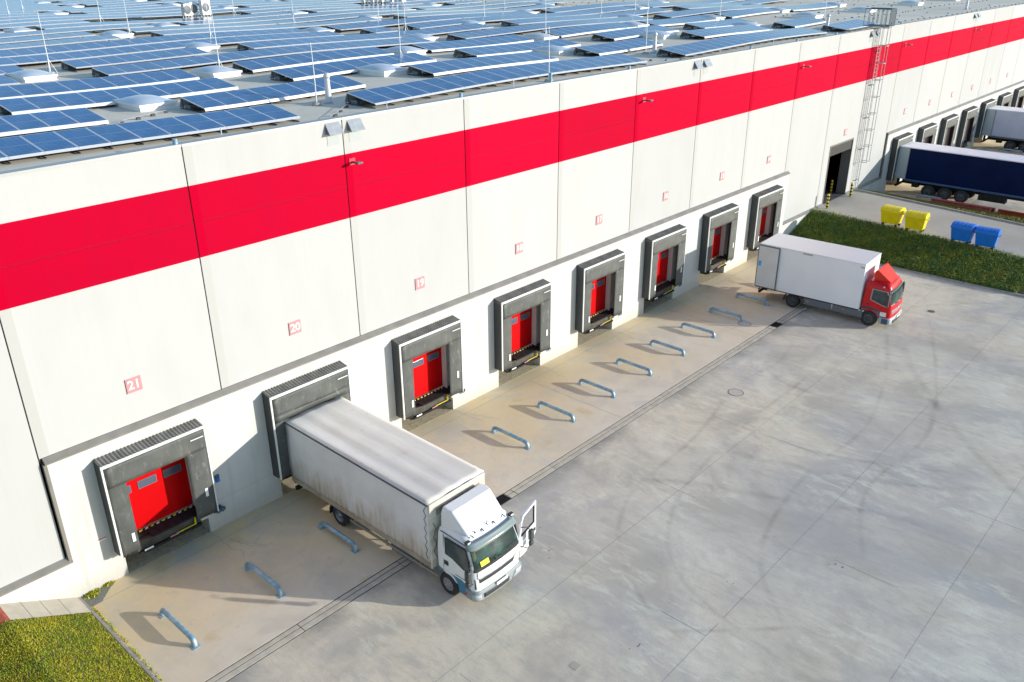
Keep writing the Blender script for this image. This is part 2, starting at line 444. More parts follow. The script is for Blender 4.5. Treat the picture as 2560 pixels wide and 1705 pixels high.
def tag(o, label, cat, group=None, kind=None):
    o['label'] = label; o['category'] = cat
    if group: o['group'] = group
    if kind: o['kind'] = kind
    return o
def thing(name, label, cat, loc=(0, 0, 0), rotz=0.0, group=None):
    o = bpy.data.objects.new(name, None); COL.objects.link(o)
    o.empty_display_size = 0.3; o.location = loc; o.rotation_euler = (0, 0, rotz)
    return tag(o, label, cat, group)
def structure(o): o['kind'] = 'structure'; return o
def dup(root, loc, label=None, rotz=None):
    r = root.copy(); COL.objects.link(r); r.location = loc
    if rotz is not None: r.rotation_euler = (0, 0, rotz)
    if label: r['label'] = label
    for ch in list(root.children):
        c = ch.copy(); COL.objects.link(c); c.parent = r
        for g in ch.children:
            d = g.copy(); COL.objects.link(d); d.parent = c
    return r
ORD = ['first', 'second', 'third', 'fourth', 'fifth', 'sixth', 'seventh', 'eighth', 'ninth', 'tenth', 'eleventh', 'twelfth',
       'thirteenth', 'fourteenth', 'fifteenth', 'sixteenth', 'seventeenth', 'eighteenth', 'nineteenth', 'twentieth',
       'twenty-first', 'twenty-second', 'twenty-third', 'twenty-fourth', 'twenty-fifth', 'twenty-sixth', 'twenty-seventh', 'twenty-eighth']

# ---------------------------------------------------------------- camera, sun, sky
cam_d = bpy.data.cameras.new('camera'); cam = bpy.data.objects.new('camera', cam_d); COL.objects.link(cam)
CP = (-6.46453, -24.86296, 18.76924); yaw, pitch, roll, F = 0.82929, -0.42712, -0.00619, 2139.016
fw = Vector((math.sin(yaw) * math.cos(pitch), math.cos(yaw) * math.cos(pitch), math.sin(pitch)))
rt = Vector((math.cos(yaw), -math.sin(yaw), 0)); up = rt.cross(fw)
r2 = rt * math.cos(roll) + up * math.sin(roll); u2 = up * math.cos(roll) - rt * math.sin(roll)
mw = Matrix((r2, u2, -fw)).transposed().to_4x4(); mw.translation = CP
cam.matrix_world = mw
cam_d.sensor_width = 36; cam_d.lens = F / 2560 * 36; cam_d.clip_start = 0.1; cam_d.clip_end = 3000
scene.camera = cam

SX, SZ = 0.74, 0.27                       # sunlight travels (-SX, 1, -SZ)
sd = Vector((-SX, 1, -SZ)).normalized()
sun_d = bpy.data.lights.new('sun', 'SUN'); sun = bpy.data.objects.new('sun', sun_d); COL.objects.link(sun)
sun.rotation_euler = sd.to_track_quat('-Z', 'Y').to_euler(); sun.location = (30, -60, 40)
sun_d.energy = 3.3; sun_d.angle = R(0.5); sun_d.color = (1.0, 0.96, 0.885)
w = bpy.data.worlds.new('World'); scene.world = w; w.use_nodes = True
bg = w.node_tree.nodes['Background']; sky = w.node_tree.nodes.new('ShaderNodeTexSky')
sky.sky_type = 'NISHITA'; sky.sun_disc = False
sky.sun_elevation = math.asin(-sd.z); sky.sun_rotation = math.atan2(-sd.x, -sd.y)
sky.air_density = 1.0; sky.dust_density = 0.3; sky.ozone_density = 1.9
w.node_tree.links.new(sky.outputs['Color'], bg.inputs['Color']); bg.inputs['Strength'].default_value = 0.15
vs = scene.view_settings; vs.view_transform = 'Standard'; vs.look = 'None'; vs.exposure = 0.68; vs.gamma = 1.0
# ================================================================ ground
YP = -0.06                      # face of the concrete dock wall
YU = 0.07                       # face of the upper wall panels
def slab(name, m, x0, x1, y0, y1, z, t=0.2):
    b = MB(); b.box(x0, x1, y0, y1, z - t, z); return structure(b.build(name, m))
structure(MB().box(-600, 700, -600, 700, -0.45, -0.40).build('ground', M_GROUND))
slab('yard', M_YARD, 0.02, 230, -120, -6.665, 0.0, 0.3)
slab('dock_apron', M_APRON, 0.02, 230, -6.185, 1.6, 0.0, 0.3)
# drain channel with slotted covers
b = MB().use(M_GAP)
b.box(0.02, 230, -6.655, -6.195, -0.3, -0.03)
x = 0.05
grates = (13.0, 35.2, 57.0)
while x < 130:
    L = 4.0
    b.use(M_DRAIN)
    for (ya, yb) in ((-6.385, -6.232), (-6.618, -6.425)):
        b.box(x, x + L - 0.03, ya, yb, -0.029, 0.003)
    x += L
b.use(M_BLACKSTEEL)
for gx in grates:
    b.box(gx - 0.33, gx + 0.33, -6.64, -6.21, 0.003, 0.007)
    for k in range(8):
        b.box(gx - 0.32 + k * 0.083, gx - 0.285 + k * 0.083, -6.63, -6.22, 0.007, 0.02)
    for sgn in (-1, 1):
        for q in (0.36, 0.72):
            b.box(gx + sgn * q - 0.012, gx + sgn * q + 0.012, -6.64, -6.21, 0.003, 0.006)
b.use(M_GAP); b.box(0.02, 230, -6.1949, -6.185, -0.25, -0.012); b.box(0.02, 230, -6.665, -6.6551, -0.25, -0.012)
structure(b.build('drain_channel', None, recalc=False))
# expansion joints cut in the yard, tyre marks, covers, cracks: parts of the yard surfaces
yard = bpy.data.objects['yard']; apron = bpy.data.objects['dock_apron']
b = MB()
for yy in (-11.05, -15.8, -20.55):
    x = 0.05
    while x < 120:
        L = random.uniform(0.5, 3.0); wv = random.uniform(0.004, 0.011) if yy > -20 else 0.004
        b.box(x, x + L, yy - wv / 2, yy + wv / 2, 0.0, 0.003); x += L + random.choice((0, 0, 0.05, 0.3))
for xx in range(6, 120, 6):
    y = -6.7
    while y > -40:
        L = random.uniform(0.6, 2.4)
        if random.random() < 0.22: b.box(xx - 0.005, xx + 0.005, y - L, y, 0.0, 0.003)
        y -= L
b.build('expansion_joint', M_LINE, yard)
b = MB()
for k in range(0, 16):
    b.box(3.12 + 6 * k - 0.005, 3.12 + 6 * k + 0.005, -6.18, -0.7, 0.0, 0.003) if k % 2 else None
b.box(0.4, 48.6, -0.735, -0.725, 0.0, 0.003)
b.build('expansion_joint', M_LINE, apron)
def crack(b, p, ang, L, wdt=0.012, wob=0.5):
    x, y = p; a = ang
    while L > 0:
        st = random.uniform(0.08, 0.22); a2 = a + random.uniform(-wob, wob)
        x2, y2 = x + st * math.cos(a2), y + st * math.sin(a2); nx, ny = -math.sin(a2) * wdt / 2, math.cos(a2) * wdt / 2
        b.face([(x - nx, y - ny, 0.004), (x + nx, y + ny, 0.004), (x2 + nx, y2 + ny, 0.004), (x2 - nx, y2 - ny, 0.004)])
        x, y = x2, y2; L -= st
b = MB()
for k in range(0, 8):
    cx = 6 * k + 4.67
    crack(b, (cx, -0.1), R(-95 + random.uniform(-15, 15)), random.uniform(1.6, 2.6), 0.010)
    if k in (0, 2, 4): crack(b, (cx + 0.25, -0.9), R(-70), 1.5, 0.010)
crack(b, (5.0, -1.2), R(-60), 1.0, 0.010); crack(b, (5.1, -1.9), R(40), 0.7, 0.008)
b.build('crack', M_LINE, apron)
n = Nodes('tyre mark rubber')
v = n.mapping(); uvx = n.xyz(n.tc.outputs['UV'])
band = n.math('ABSOLUTE', n.math('SUBTRACT', uvx[1], 0.5))
f = n.math('MULTIPLY', n.rng(band, 0.05, 0.5, 1, 0), n.rng(n.noise(v, 0.8, 6), 0.36, 0.66, 0.05, 1.0))
f = n.math('MULTIPLY', f, n.rng(n.math('ABSOLUTE', n.math('SUBTRACT', uvx[0], 0.5)), 0.3, 0.5, 1, 0))
n.link(n.math('MULTIPLY', f, 0.135), n.b.inputs['Alpha'])
n.b.inputs['Base Color'].default_value = (0.09, 0.09, 0.095, 1); n.b.inputs['Roughness'].default_value = 0.7
M_MARK = n.m
def tyre_mark(pts, wd, z):
    q = []
    for i in range(len(pts) - 1):
        p0, p1, p2, p3 = (Vector(pts[max(i - 1, 0)]), Vector(pts[i]), Vector(pts[i + 1]), Vector(pts[min(i + 2, len(pts) - 1)]))
        for k in range(8):
            t = k / 8
            q.append(0.5 * ((2 * p1) + (-p0 + p2) * t + (2 * p0 - 5 * p1 + 4 * p2 - p3) * t * t + (-p0 + 3 * p1 - 3 * p2 + p3) * t ** 3))
    q.append(Vector(pts[-1])); b = MB(); N = len(q)
    L = []; R_ = []
    for i, p in enumerate(q):
        d = (q[min(i + 1, N - 1)] - q[max(i - 1, 0)]).normalized(); nn = Vector((-d.y, d.x)) * wd / 2
        L.append((p.x + nn.x, p.y + nn.y, z)); R_.append((p.x - nn.x, p.y - nn.y, z))
    for i in range(N - 1):
        b.face([R_[i], R_[i + 1], L[i + 1], L[i]], uv=[(i / N, 0), ((i + 1) / N, 0), ((i + 1) / N, 1), (i / N, 1)])
    b.build('tyre_mark', M_MARK, yard)
zz = 0.004
for pts, wd in ((((37, -7.4), (31.2, -8.65), (27.4, -8.4), (22, -9.4), (16, -10.0), (12.6, -12.6), (11.2, -16), (11, -20)), 0.30),
                (((38, -9.2), (31.0, -10.4), (24, -10.5), (17.6, -11.3), (13.9, -13.6), (12.6, -18), (12.4, -22)), 0.30),
                (((19.5, -8.2), (21.5, -10.6), (22.8, -14.4), (24.5, -18), (27, -21)), 0.55),
                (((16.5, -7.6), (18.9, -11.5), (20.4, -15), (21.9, -18.2), (21.8, -23)), 0.5),
                (((24.0, -7.6), (23.9, -11), (24.3, -14.5), (26.5, -19)), 0.28),
                (((44, -8.5), (36, -12.2), (28, -14.4), (22, -14.2), (16, -15.5), (12, -20)), 0.30),
                (((46, -10.5), (37, -14.2), (29, -16.6), (22.6, -16.4), (17.5, -18.5)), 0.30),
                (((9.0, -10.2), (9.6, -12.5), (12, -15.5), (15.5, -19)), 0.26),
                (((40, -11.0), (33, -15), (27.5, -19.5), (24, -24)), 0.6),
                (((31, -7.4), (29, -10), (29.2, -13.5), (31, -17)), 0.35),
                (((36, -8.6), (40, -9.6), (44, -12), (47, -15)), 0.35)):
    zz += 0.0007; tyre_mark(pts, wd, zz)
# drain / manhole covers, patches and small stains
def manhole(x, y, r, nm):
    o = thing('manhole_cover', nm, 'manhole cover', (x, y, 0))
    cv = MB(); cv.face([(r * 0.93 * math.cos(2 * math.pi * k / 32), r * 0.93 * math.sin(2 * math.pi * k / 32), 0.006) for k in range(32)]); cv.build('cover', M_COVER if r > 0.3 else M_COVERRING, o)
    MB().lathe([(0.002, r * 0.93), (0.010, r * 0.93), (0.010, r), (0.001, r), (0.002, r * 0.93)], (0, 0, 0), 2, 32).build('rim', M_COVERRING, o)
manhole(26.6, -8.72, 0.36, 'large round manhole cover set in the open grey yard')
manhole(34.2, -5.05, 0.36, 'round manhole cover near the blue wheel guides, left of the red cab lorry')
manhole(42.8, -12.1, 0.20, 'small dark round drain cover in front of the red cab lorry')
b = MB(); b.box(8.30, 8.56, -13.74, -13.48, 0.0, 0.006); tag(b.build('cover_plate', M_SLAB), 'small square pale cover plate at the bottom of the yard', 'cover plate')
b = MB()
for (cx, cy, nn, rr) in ((14.6, -15.3, 4, 0.35), (17.9, -17.5, 5, 0.4), (10.1, -14.3, 4, 0.3), (12.2, -9.3, 8, 0.9)):
    for k in range(nn):
        px, py, r0 = cx + random.uniform(-rr, rr), cy + random.uniform(-rr, rr), random.uniform(0.012, 0.035)
        st = random.uniform(0.6, 2.2)
        b.face([(px + r0 * st * math.cos(t), py + r0 * math.sin(t) * random.uniform(0.7, 1.2), 0.0045) for t in (k2 * math.pi / 4 for k2 in range(8))])
b.build('oil_spot', M_LINE, yard)

# ================================================================ warehouse
wh = thing('warehouse', 'long white warehouse with a red stripe, loading docks and solar panels on its roof', 'warehouse', (0, 0, 0))
NB0, NB1 = -4, 25            # six metre bays
ZS1, ZS0, ZT, ZL = 12.24, 9.91, 13.45, 5.18
DOCKS = set(range(0, 8)) | set(range(11, 25))
MB().box(6 * NB0, 6 * NB1, YU + 0.03, YU + 0.25, 5.0, 13.4).build('backing_wall', M_GAP, wh)
lo_w = MB().box(6 * NB0, -0.02, YU + 0.03, YU + 0.25, 1.45, 5.0).box(48.3, 55.1, YU + 0.03, YU + 0.25, 1.45, 5.0).box(59.15, 66.2, YU + 0.03, YU + 0.25, 1.45, 5.0)
lo_w.build('backing_wall', M_GAP, wh)
G = 0.02
for i in range(NB0, NB1):
    x0, x1 = 6 * i + G, 6 * (i + 1) - G
    zb = ZL if i in DOCKS else 1.58
    ed = i in (7,)                                     # the dock recess ends a little past the seam
    p = MB()
    if i == 9:                                         # bay with the open door
        p.box(x0, 55.13, YU, YU + 0.028, 1.58, ZS0); p.box(59.12, x1, YU, YU + 0.028, 1.58, ZS0); p.box(55.13, 59.12, YU, YU + 0.028, 5.70, ZS0)
    else:
        p.box(x0, x1, YU, YU + 0.028, zb, ZS0)
    p.box(x0, x1, YU, YU + 0.028, ZS1, ZT)
    p.build('wall_panel', M_WALL, wh)
    MB().box(x0, x1, YU, YU + 0.028, ZS0, 11.06).box(x0, x1, YU, YU + 0.028, 11.072, ZS1).build('red_stripe', M_RED, wh)
    q = MB().box(x0, x0 + 0.30, YU - 0.004, YU, ZS1, ZT - 0.02)
    if zb < 5 or True: q.box(x0, x0 + 0.30, YU - 0.004, YU, zb, ZS0)
    q.build('joint_profile', M_JOINT, wh)
    MB().box(x0, x0 + 0.28, YU - 0.004, YU, ZS0, ZS1).build('joint_profile', M_REDJOINT, wh)
# thin dark line in the stripe
# coping and roof
cp = MB()
x = 6.0 * NB0
while x < 6 * NB1:
    cp.box(x, x + 5.985, YU - 0.03, YU + 0.30, 13.45, 13.50 + 0.03); x += 6
cp.build('coping', M_COPING, wh)
def roof_z(x): return 13.24 + 0.075 * math.cos(2 * math.pi * x / 24.0)
rv, rf = [], []
xs = [-60 + 2 * k for k in range(125)]
for xq in xs:
    for yq in (YU + 0.26, 1.3, 40, 80, 170): rv.append((xq, yq, 13.46 if yq < 1 else roof_z(xq)))
for a in range(len(xs) - 1):
    for c_ in range(4): rf.append((a * 5 + c_, (a + 1) * 5 + c_, (a + 1) * 5 + c_ + 1, a * 5 + c_ + 1))
b = MB(); b.idx(rv, rf, False); b.build('roof', M_ROOF, wh)
# lower concrete dock wall with pits and door openings
def dock_wall(xa, xb, bays, z1=5.0):
    w_ = MB(); y0, y1 = YP, YU + 0.30
    cur = xa
    for i in bays:
        o = 6 * i
        w_.box(cur, o + 1.67, y0, y1 + 1.1, 0, 0.97)                   # pier beside the pit
        cur = o + 4.67
    w_.box(cur, xb, y0, y1 + 1.1, 0, 0.97)
    cur = xa
    for i in bays:
        o = 6 * i
        w_.box(cur, o + 2.08, y0, y1, 0.97, 4.05); cur = o + 4.36
    w_.box(cur, xb, y0, y1, 0.97, 4.05)
    w_.box(xa, xb, y0, y1, 4.05, z1)
    w_.build('dock_wall', M_CONC, wh, merge=False)
    g = MB()                                                         # shallow joints in the concrete
    g.box(xa, xb, y0 - 0.002, y0, 4.60, 4.612)
    for i in bays:
        g.box(6 * i + 6.12, 6 * i + 6.132, y0 - 0.002, y0, 4.612, z1 - 0.02)
        g.box(6 * i + 4.9, 6 * i + 7.5, y0 - 0.002, y0, 1.13, 1.14)
    g.build('wall_joint', mat('shallow joint', (0.40, 0.39, 0.36), 0.9), wh)
    for i in bays:
        o = 6 * i
        pit = MB(); pit.box(o + 1.6, o + 4.74, y1 + 1.1, y1 + 1.2, 0, 1.19); pit.build('pit_back', M_CONC, wh)
        pit = MB(); pit.box(o + 1.6, o + 4.74, y1 - 0.02, y1 + 2.0, 1.20, 1.26); pit.build('hall_slab', M_CONC, wh)
    fl = MB().use(M_FLASH)                                           # sloping flashing on the ledge
    fl.prism([(YU, 5.13), (YU - 0.004, 5.17), (YP - 0.05, 5.035), (YP - 0.05, 4.985), (YP, 4.985), (YP, 5.0), (YU, 5.0)], 0, xa - 0.05, xb + 0.05)
    fl.build('ledge_flashing', M_FLASH, wh)
dock_wall(0.14, 48.45, range(0, 8))
dock_wall(66.25, 150, range(11, 25))
for xx in (0.10, 66.21):
    MB().box(xx - 0.06, xx + 0.04, YP - 0.01, YU, 1.40, 4.985).build('corner_flashing', M_FLASH, wh)
# plinth below the full height panels
for xa, xb in ((-24, 0.14), (48.45, 55.1), (59.15, 66.25)): MB().box(xa, xb, YP, YU + 0.3, 0, 1.42).build('plinth', M_CONC, wh)
for xa, xb in ((-24, 0.14), (48.5, 55.1), (59.15, 66.2)):
    pf = MB(); pf.prism([(YU, 1.54), (YU, 1.58), (YP - 0.04, 1.46), (YP - 0.04, 1.40), (YP, 1.40), (YP, 1.42), (YU, 1.42)], 0, xa, xb); pf.build('ledge_flashing', M_FLASH, wh)
# door of the ramp bay: frame, dark hall
d = MB().use(M_JAMB)
d.box(55.03, 55.13, YU - 0.03, YU + 0.5, 1.45, 5.80); d.box(59.12, 59.22, YU - 0.03, YU + 0.5, 1.45, 5.80); d.box(55.13, 59.12, YU - 0.03, YU + 0.5, 5.70, 5.80)
d.box(55.0, 55.13, YU + 0.5, YU + 0.7, 1.45, 5.8); d.box(59.12, 59.25, YU + 0.5, YU + 0.7, 1.45, 5.8)
d.build('door_frame', None, wh)
h = MB().use(M_DARKROOM); h.box(48, 72, 12, 12.2, 1.0, 8); h.box(47.8, 48, YU + .35, 12.2, 1, 8); h.box(72, 72.2, YU + .35, 12.2, 1, 8); h.box(47.8, 72.2, YU + .35, 12.2, 8, 8.2)
h.use(M_HALLFLOOR).box(47.8, 72.2, YU + 0.0, 12.2, 1.2, 1.45)
h.build('hall_interior', None, wh)
# rest of the hull so that the hall is closed and casts the right shade
hb = MB().box(-24, -23.8, YU, 165, 0, 13.2).box(150, 150.2, YU, 165, 0, 13.2).box(-24, 150, 164.8, 165, 0, 13.2)
hb.build('outer_wall', M_WALL, wh)

# scupper hoods, parapet stubs, wall lamps, number signs ----------------
def hood(x, label, group):
    o = thing('scupper_hood', label, 'scupper hood', (x, YU, 13.05), 0, group)
    MB().prism([(-0.26, -0.02), (0.0, 0.36), (0.0, 0.0)], 0, -0.30, 0.30).build('hood', M_STEEL, o)
    t = MB().use(M_GREYPLASTIC)
    t.face([(-0.302, -0.255, -0.015), (-0.302, -0.004, 0.345), (-0.302, -0.004, 0.0)]); t.build('end_plate', None, o)
    MB().box(-0.26, 0.26, -0.012, -0.004, -0.42, -0.03).build('grey_rectangle', M_LIGHTGREY, o)  # thin pale grey rectangle lying flat on the wall below the hood
for k, xv in enumerate((12, 36, 60, 84)):
    for s_, side in ((-0.42, 'left'), (0.52, 'right')):
        hood(xv + s_, f'grey triangular scupper hood under the roof edge, {side} of the {ORD[k]} pair from left', 'scupper hoods')
for k, xv in enumerate((5.9, 18.0, 23.55, 29.5, 41.7, 47.7, 53.6, 65.5)):
    o = thing('overflow_pipe', f'short blue grey pipe stub standing on the roof edge, {ORD[k]} from the left', 'pipe', (xv, 0.22, 13.46), 0, 'pipe stubs along the roof edge')
    hh = 0.46 if k == 2 else 0.22
    MB().tube([(0, 0, 0), (0, 0, hh)], 0.075, 12).build('pipe', M_BLUEPIPE, o)
    MB().lathe([(0.0, 0.09), (0.0, 0.16), (0.03, 0.16), (0.03, 0.09)], (0, 0, 0), 2, 14).build('collar', M_COPING, o)
for k, xv in enumerate((12.3, 30.7, 48.75, 66.85, 84.7, 103)):
    o = thing('wall_floodlight', f'small grey floodlight on the red stripe, {ORD[k]} from the left', 'floodlight', (xv, YU, 11.9), 0, 'floodlights on the red stripe')
    MB().box(-0.06, 0.06, -0.34, 0.0, 0.0, 0.05).build('arm', M_DARKPLASTIC, o, bevel=0.01)
    MB().box(-0.12, 0.12, -0.50, -0.30, 0.02, 0.08).build('lamp_head', M_GREYPLASTIC, o, bevel=0.02)
    MB().box(-0.10, 0.10, -0.48, -0.32, 0.005, 0.02).build('lens', M_DARKPLASTIC, o)
    MB().box(-0.13, 0.13, -0.03, -0.001, -0.08, 0.16).build('bracket', M_REDTAPE, o)
def text_mesh(s, size, m, parent, loc, rot=(R(90), 0, 0), name='digits', offs=0.012):
    cu = bpy.data.curves.new(name, 'FONT'); cu.body = s; cu.size = size; cu.align_x = 'CENTER'; cu.align_y = 'CENTER'; cu.extrude = 0.002; cu.offset = offs
    t = bpy.data.objects.new(name, cu); COL.objects.link(t)
    bpy.context.view_layer.update()
    me = bpy.data.meshes.new_from_object(t.evaluated_get(bpy.context.evaluated_depsgraph_get()))
    bpy.data.objects.remove(t)
    me.materials.clear(); me.materials.append(m)
    o = bpy.data.objects.new(name, me); COL.objects.link(o); o.parent = parent; o.location = loc; o.rotation_euler = rot
    return o
SIGNX = {21: 3.15, 20: 9.15, 19: 15.2, 18: 21.27, 17: 27.3, 16: 33.36, 15: 39.48, 14: 45.43, 13: 57.45, 12: 69.5, 11: 75.5, 10: 81.5, 9: 87.5, 8: 93.5, 7: 99.5}
for num, xv in SIGNX.items():
    o = thing('number_sign', f'pale red square sign with white dock number {num}', 'number sign', (xv, YU - 0.005, 6.46), 0, 'dock number signs')
    MB().box(-0.245, 0.245, -0.022, -0.001, -0.24, 0.24).build('plate', M_SIGN, o)
    MB().box(-0.252, -0.2455, -0.026, -0.001, -0.245, 0.245).build('edge', M_SIGNEDGE, o)
    text_mesh(str(num), 0.42, M_WHITEPAINT, o, (0, -0.026, 0), offs=0.007)

# ================================================================ docks
def make_shelter():
    t = thing('dock_shelter', 'x', 'dock shelter', (0, 0, 0), 0, 'dock shelters along the wall')
    xa, xb, yb, yf, zb, zt = 1.40, 4.86, YP, YP - 0.50, 1.06, 4.56
    # corrugated sloping top
    c = MB(); N = 58
    pts = []
    for k in range(N + 1):
        xx = xa + (xb - xa) * k / N; zc = 0.022 if k % 2 else -0.004
        pts.append((xx, zc))
    for k in range(N):
        (x0_, c0), (x1_, c1) = pts[k], pts[k + 1]
        c.face([(x0_, yb, zt + c0), (x1_, yb, zt + c1), (x1_, yf, zt - 0.09 + c1), (x0_, yf, zt - 0.09 + c0)])
    c.box(xa, xb, yf, yb, zt - 0.16, zt - 0.115)
    c.build('top_sheet', M_CORR, t, recalc=False)
    for xq, dx in ((xa, 0.035), (xb, -0.035)):
        s = MB(); x0_, x1_ = sorted((xq, xq + dx))
        s.prism([(yb, zb), (yb, zt - 0.01), (yf + 0.03, zt - 0.11), (yf + 0.03, zb + 0.18), (yf + 0.16, zb)], 0, x0_, x1_)
        s.build('side_sheet', M_SHELTERSIDE, t)
    e = MB()
    e.box(xa - 0.004, xb + 0.004, yf - 0.012, yf + 0.03, zt - 0.17, zt - 0.075)
    e.box(xa - 0.004, xa + 0.055, yf - 0.012, yf + 0.03, zb, zt - 0.17); e.box(xb - 0.035, xb + 0.004, yf - 0.012, yf + 0.03, zb, zt - 0.17)
    e.build('edge_frame', M_ALU, t)
    def bulge(x0_, x1_, z0_, z1_, y, amp, nx, nz, fold):
        m = MB(); vv = []; ff = []
        for a in range(nx + 1):
            for b_ in range(nz + 1):
                u, w = a / nx, b_ / nz
                yy = y - amp * math.sin(math.pi * u) * (0.6 + 0.4 * math.sin(3 * w + fold)) - 0.006 * math.sin(9 * u + 5 * w + fold)
                vv.append((x0_ + (x1_ - x0_) * u, yy, z0_ + (z1_ - z0_) * w))
        for a in range(nx):
            for b_ in range(nz):
                q = a * (nz + 1) + b_; ff.append((q, q + nz + 1, q + nz + 2, q + 1))
        m.idx(vv, ff, True)
        o = m.build('curtain', M_CURTAIN, t, recalc=False); sm = o.modifiers.new('thickness', 'SOLIDIFY'); sm.thickness = 0.012; sm.offset = -1
        return o
    bulge(xa + 0.055, 2.05, zb + 0.02, zt - 0.18, yf + 0.008, 0.02, 6, 14, 0.3).name = 'side_curtain'
    bulge(4.08, xb - 0.035, zb + 0.02, zt - 0.18, yf + 0.008, 0.02, 6, 14, 1.7).name = 'side_curtain'
    bulge(xa + 0.06, xb - 0.04, 3.64, zt - 0.18, yf - 0.004, 0.022, 16, 6, 0.9).name = 'top_curtain'
    for xq, zq in ((1.90, 1.62), (4.55, 2.00)):
        MB().box(xq - 0.05, xq + 0.05, yf - 0.032, yf - 0.020, zq - 0.16, zq + 0.16).build('guide_marker', M_WHITEPAINT, t)
    MB().box(4.30, 4.76, yf - 0.040, yf - 0.030, 4.12, 4.155).build('type_strip', M_PLATE, t)
    f = MB()
    for xq in (1.47, 4.72): f.box(xq - 0.02, xq + 0.10, yf + 0.02, yf + 0.10, zb - 0.04, zt - 0.2)
    f.box(1.62, 1.95, yf + 0.02, yf + 0.12, zb - 0.07, zb + 0.0)
    f.build('inner_frame', M_BLACKSTEEL, t)
    return t
def make_door():
    t = thing('sectional_door', 'x', 'dock door', (0, 0, 0), 0, 'red sectional dock doors')
    MB().box(2.02, 4.42, 0.225, 0.275, 1.26, 4.10).build('door_leaf', M_DOOR, t)
    for k, xq in enumerate((2.10, 2.98, 3.86)):
        o = MB().box(xq - 0.29, xq + 0.29, 0.207, 0.224, 2.74, 2.98).build('window', M_GLASS, t, bevel=0.01)
        fr = MB()
        fr.box(xq - 0.32, xq + 0.32, 0.203, 0.2245, 2.98, 3.005); fr.box(xq - 0.32, xq + 0.32, 0.203, 0.2245, 2.715, 2.74)
        fr.box(xq - 0.32, xq - 0.29, 0.203, 0.2245, 2.74, 2.98); fr.box(xq + 0.29, xq + 0.32, 0.203, 0.2245, 2.74, 2.98)
        f = fr.build('frame', M_GREYPLASTIC, o)
    return t
def make_leveller():
    t = thing('dock_leveller', 'x', 'dock leveller', (0, 0, 0), 0, 'dock levellers below the red doors')
    MB().box(2.10, 4.34, -0.10, 0.20, 1.14, 1.22).build('platform', M_BLACKSTEEL, t)
    lp = MB(); lp.prism([(-0.42, 1.16), (-0.42, 1.21), (-0.10, 1.22), (-0.10, 1.16)], 0, 2.55, 4.28); lp.build('lip', M_BLACKSTEEL, t)
    hz = MB()
    for k in range(11):
        hz.use(M_YCARD if k % 2 else M_WHITEPAINT)
        x0_ = 2.14 + k * 0.2; hz.hexa([(x0_, 0.10, 1.222), (x0_ + 0.10, 0.10, 1.222), (x0_ + 0.14, 0.16, 1.222), (x0_ + 0.04, 0.16, 1.222)], [(x0_, 0.10, 1.24), (x0_ + 0.10, 0.10, 1.24), (x0_ + 0.14, 0.16, 1.24), (x0_ + 0.04, 0.16, 1.24)])
    hz.build('hazard_strip', None, t)
    MB().box(2.02, 4.30, -0.30, 0.30, 0.66, 1.135).build('front_apron', mat('dusty dark sheet', (0.045, 0.043, 0.037), 0.7, 0, (0.085, 0.08, 0.06), 3), t)
    MB().box(2.05, 4.25, -0.42, -0.302, 0.72, 0.80).build('lower_beam', M_BLACKSTEEL, t)
    st = MB(); st.tube([(4.05, -0.40, 1.14), (4.05, -0.38, 0.86)], 0.030, 8); st.tube([(4.05, -0.38, 0.86), (3.35, -0.36, 0.84)], 0.022, 8)
    st.build('support_strut', M_YELLOW, t)
    MB().box(2.2, 2.5, -0.435, -0.42, 0.80, 0.86).build('end_marker', M_WHITEPAINT, t)
    MB().box(3.1, 3.4, -0.435, -0.42, 0.84, 0.88).build('end_marker', M_SIGN, t)
    return t
def make_bumper():
    t = thing('dock_bumper', 'x', 'bumper', (0, 0, 0), 0, 'rubber bumpers beside the levellers')
    MB().box(4.36, 4.60, -0.42, YP - 0.001, 0.99, 1.30).build('rubber_block', M_BLACK, t, bevel=0.02)
    bl = MB()
    for zq in (1.06, 1.22): bl.lathe([(0.0, 0.0), (0.0, 0.018), (-0.012, 0.018), (-0.012, 0.0)], (4.47, -0.421, zq), 1, 8)
    bl.build('bolt', M_STEEL, t)
    MB().box(4.25, 4.64, -0.44, YP - 0.001, 0.90, 0.985).build('shelf', M_CONC, t)
    return t
def make_lamp():
    t = thing('dock_lamp', 'x', 'dock lamp', (0, 0, 0), 0, 'small lamps beside the docks')
    MB().box(4.98, 5.18, YP - 0.05, YP, 0.80, 0.92).build('bracket', M_DARKSTEEL, t)
    for q in (5.0, 5.16):
        o = MB().lathe([(0.0, 0.02), (-0.02, 0.06), (-0.16, 0.11), (-0.16, 0.08), (-0.02, 0.0)], (q, YP - 0.05, 0.84), 1, 12).build('lamp_head', M_DARKSTEEL, t)
    return t
def make_guide():
    t = thing('wheel_guide', 'x', 'wheel guide', (0, 0, 0), 0, 'wheel guide rails on the dock apron')
    r, h = 0.082, 0.33
    pts = [(0, -2.76, 0.0), (0, -2.76, h - r - 0.14)]
    for a in range(1, 6):
        q = math.pi / 2 * a / 6; pts.append((0, -2.76 - 0.16 * (1 - math.cos(q)) - 0.02 * a / 6, h - r - 0.14 + 0.14 * math.sin(q)))
    pts += [(0, -2.98, h - r), (0, -4.50, h - r)]
    for a in range(1, 6):
        q = math.pi / 2 * a / 6; pts.append((0, -4.54 - 0.16 * math.sin(q), h - r - 0.14 * (1 - math.cos(q))))
    pts += [(0, -4.72, h - r - 0.15), (0, -4.72, 0.0)]
    MB().tube(pts, r, 14).build('pipe', M_BLUEPIPE, t)
    for yq in (-2.76, -4.72):
        MB().box(-0.13, 0.13, yq - 0.13, yq + 0.13, 0.0, 0.012).build('base_plate', M_BLUEPIPE, t)
    return t
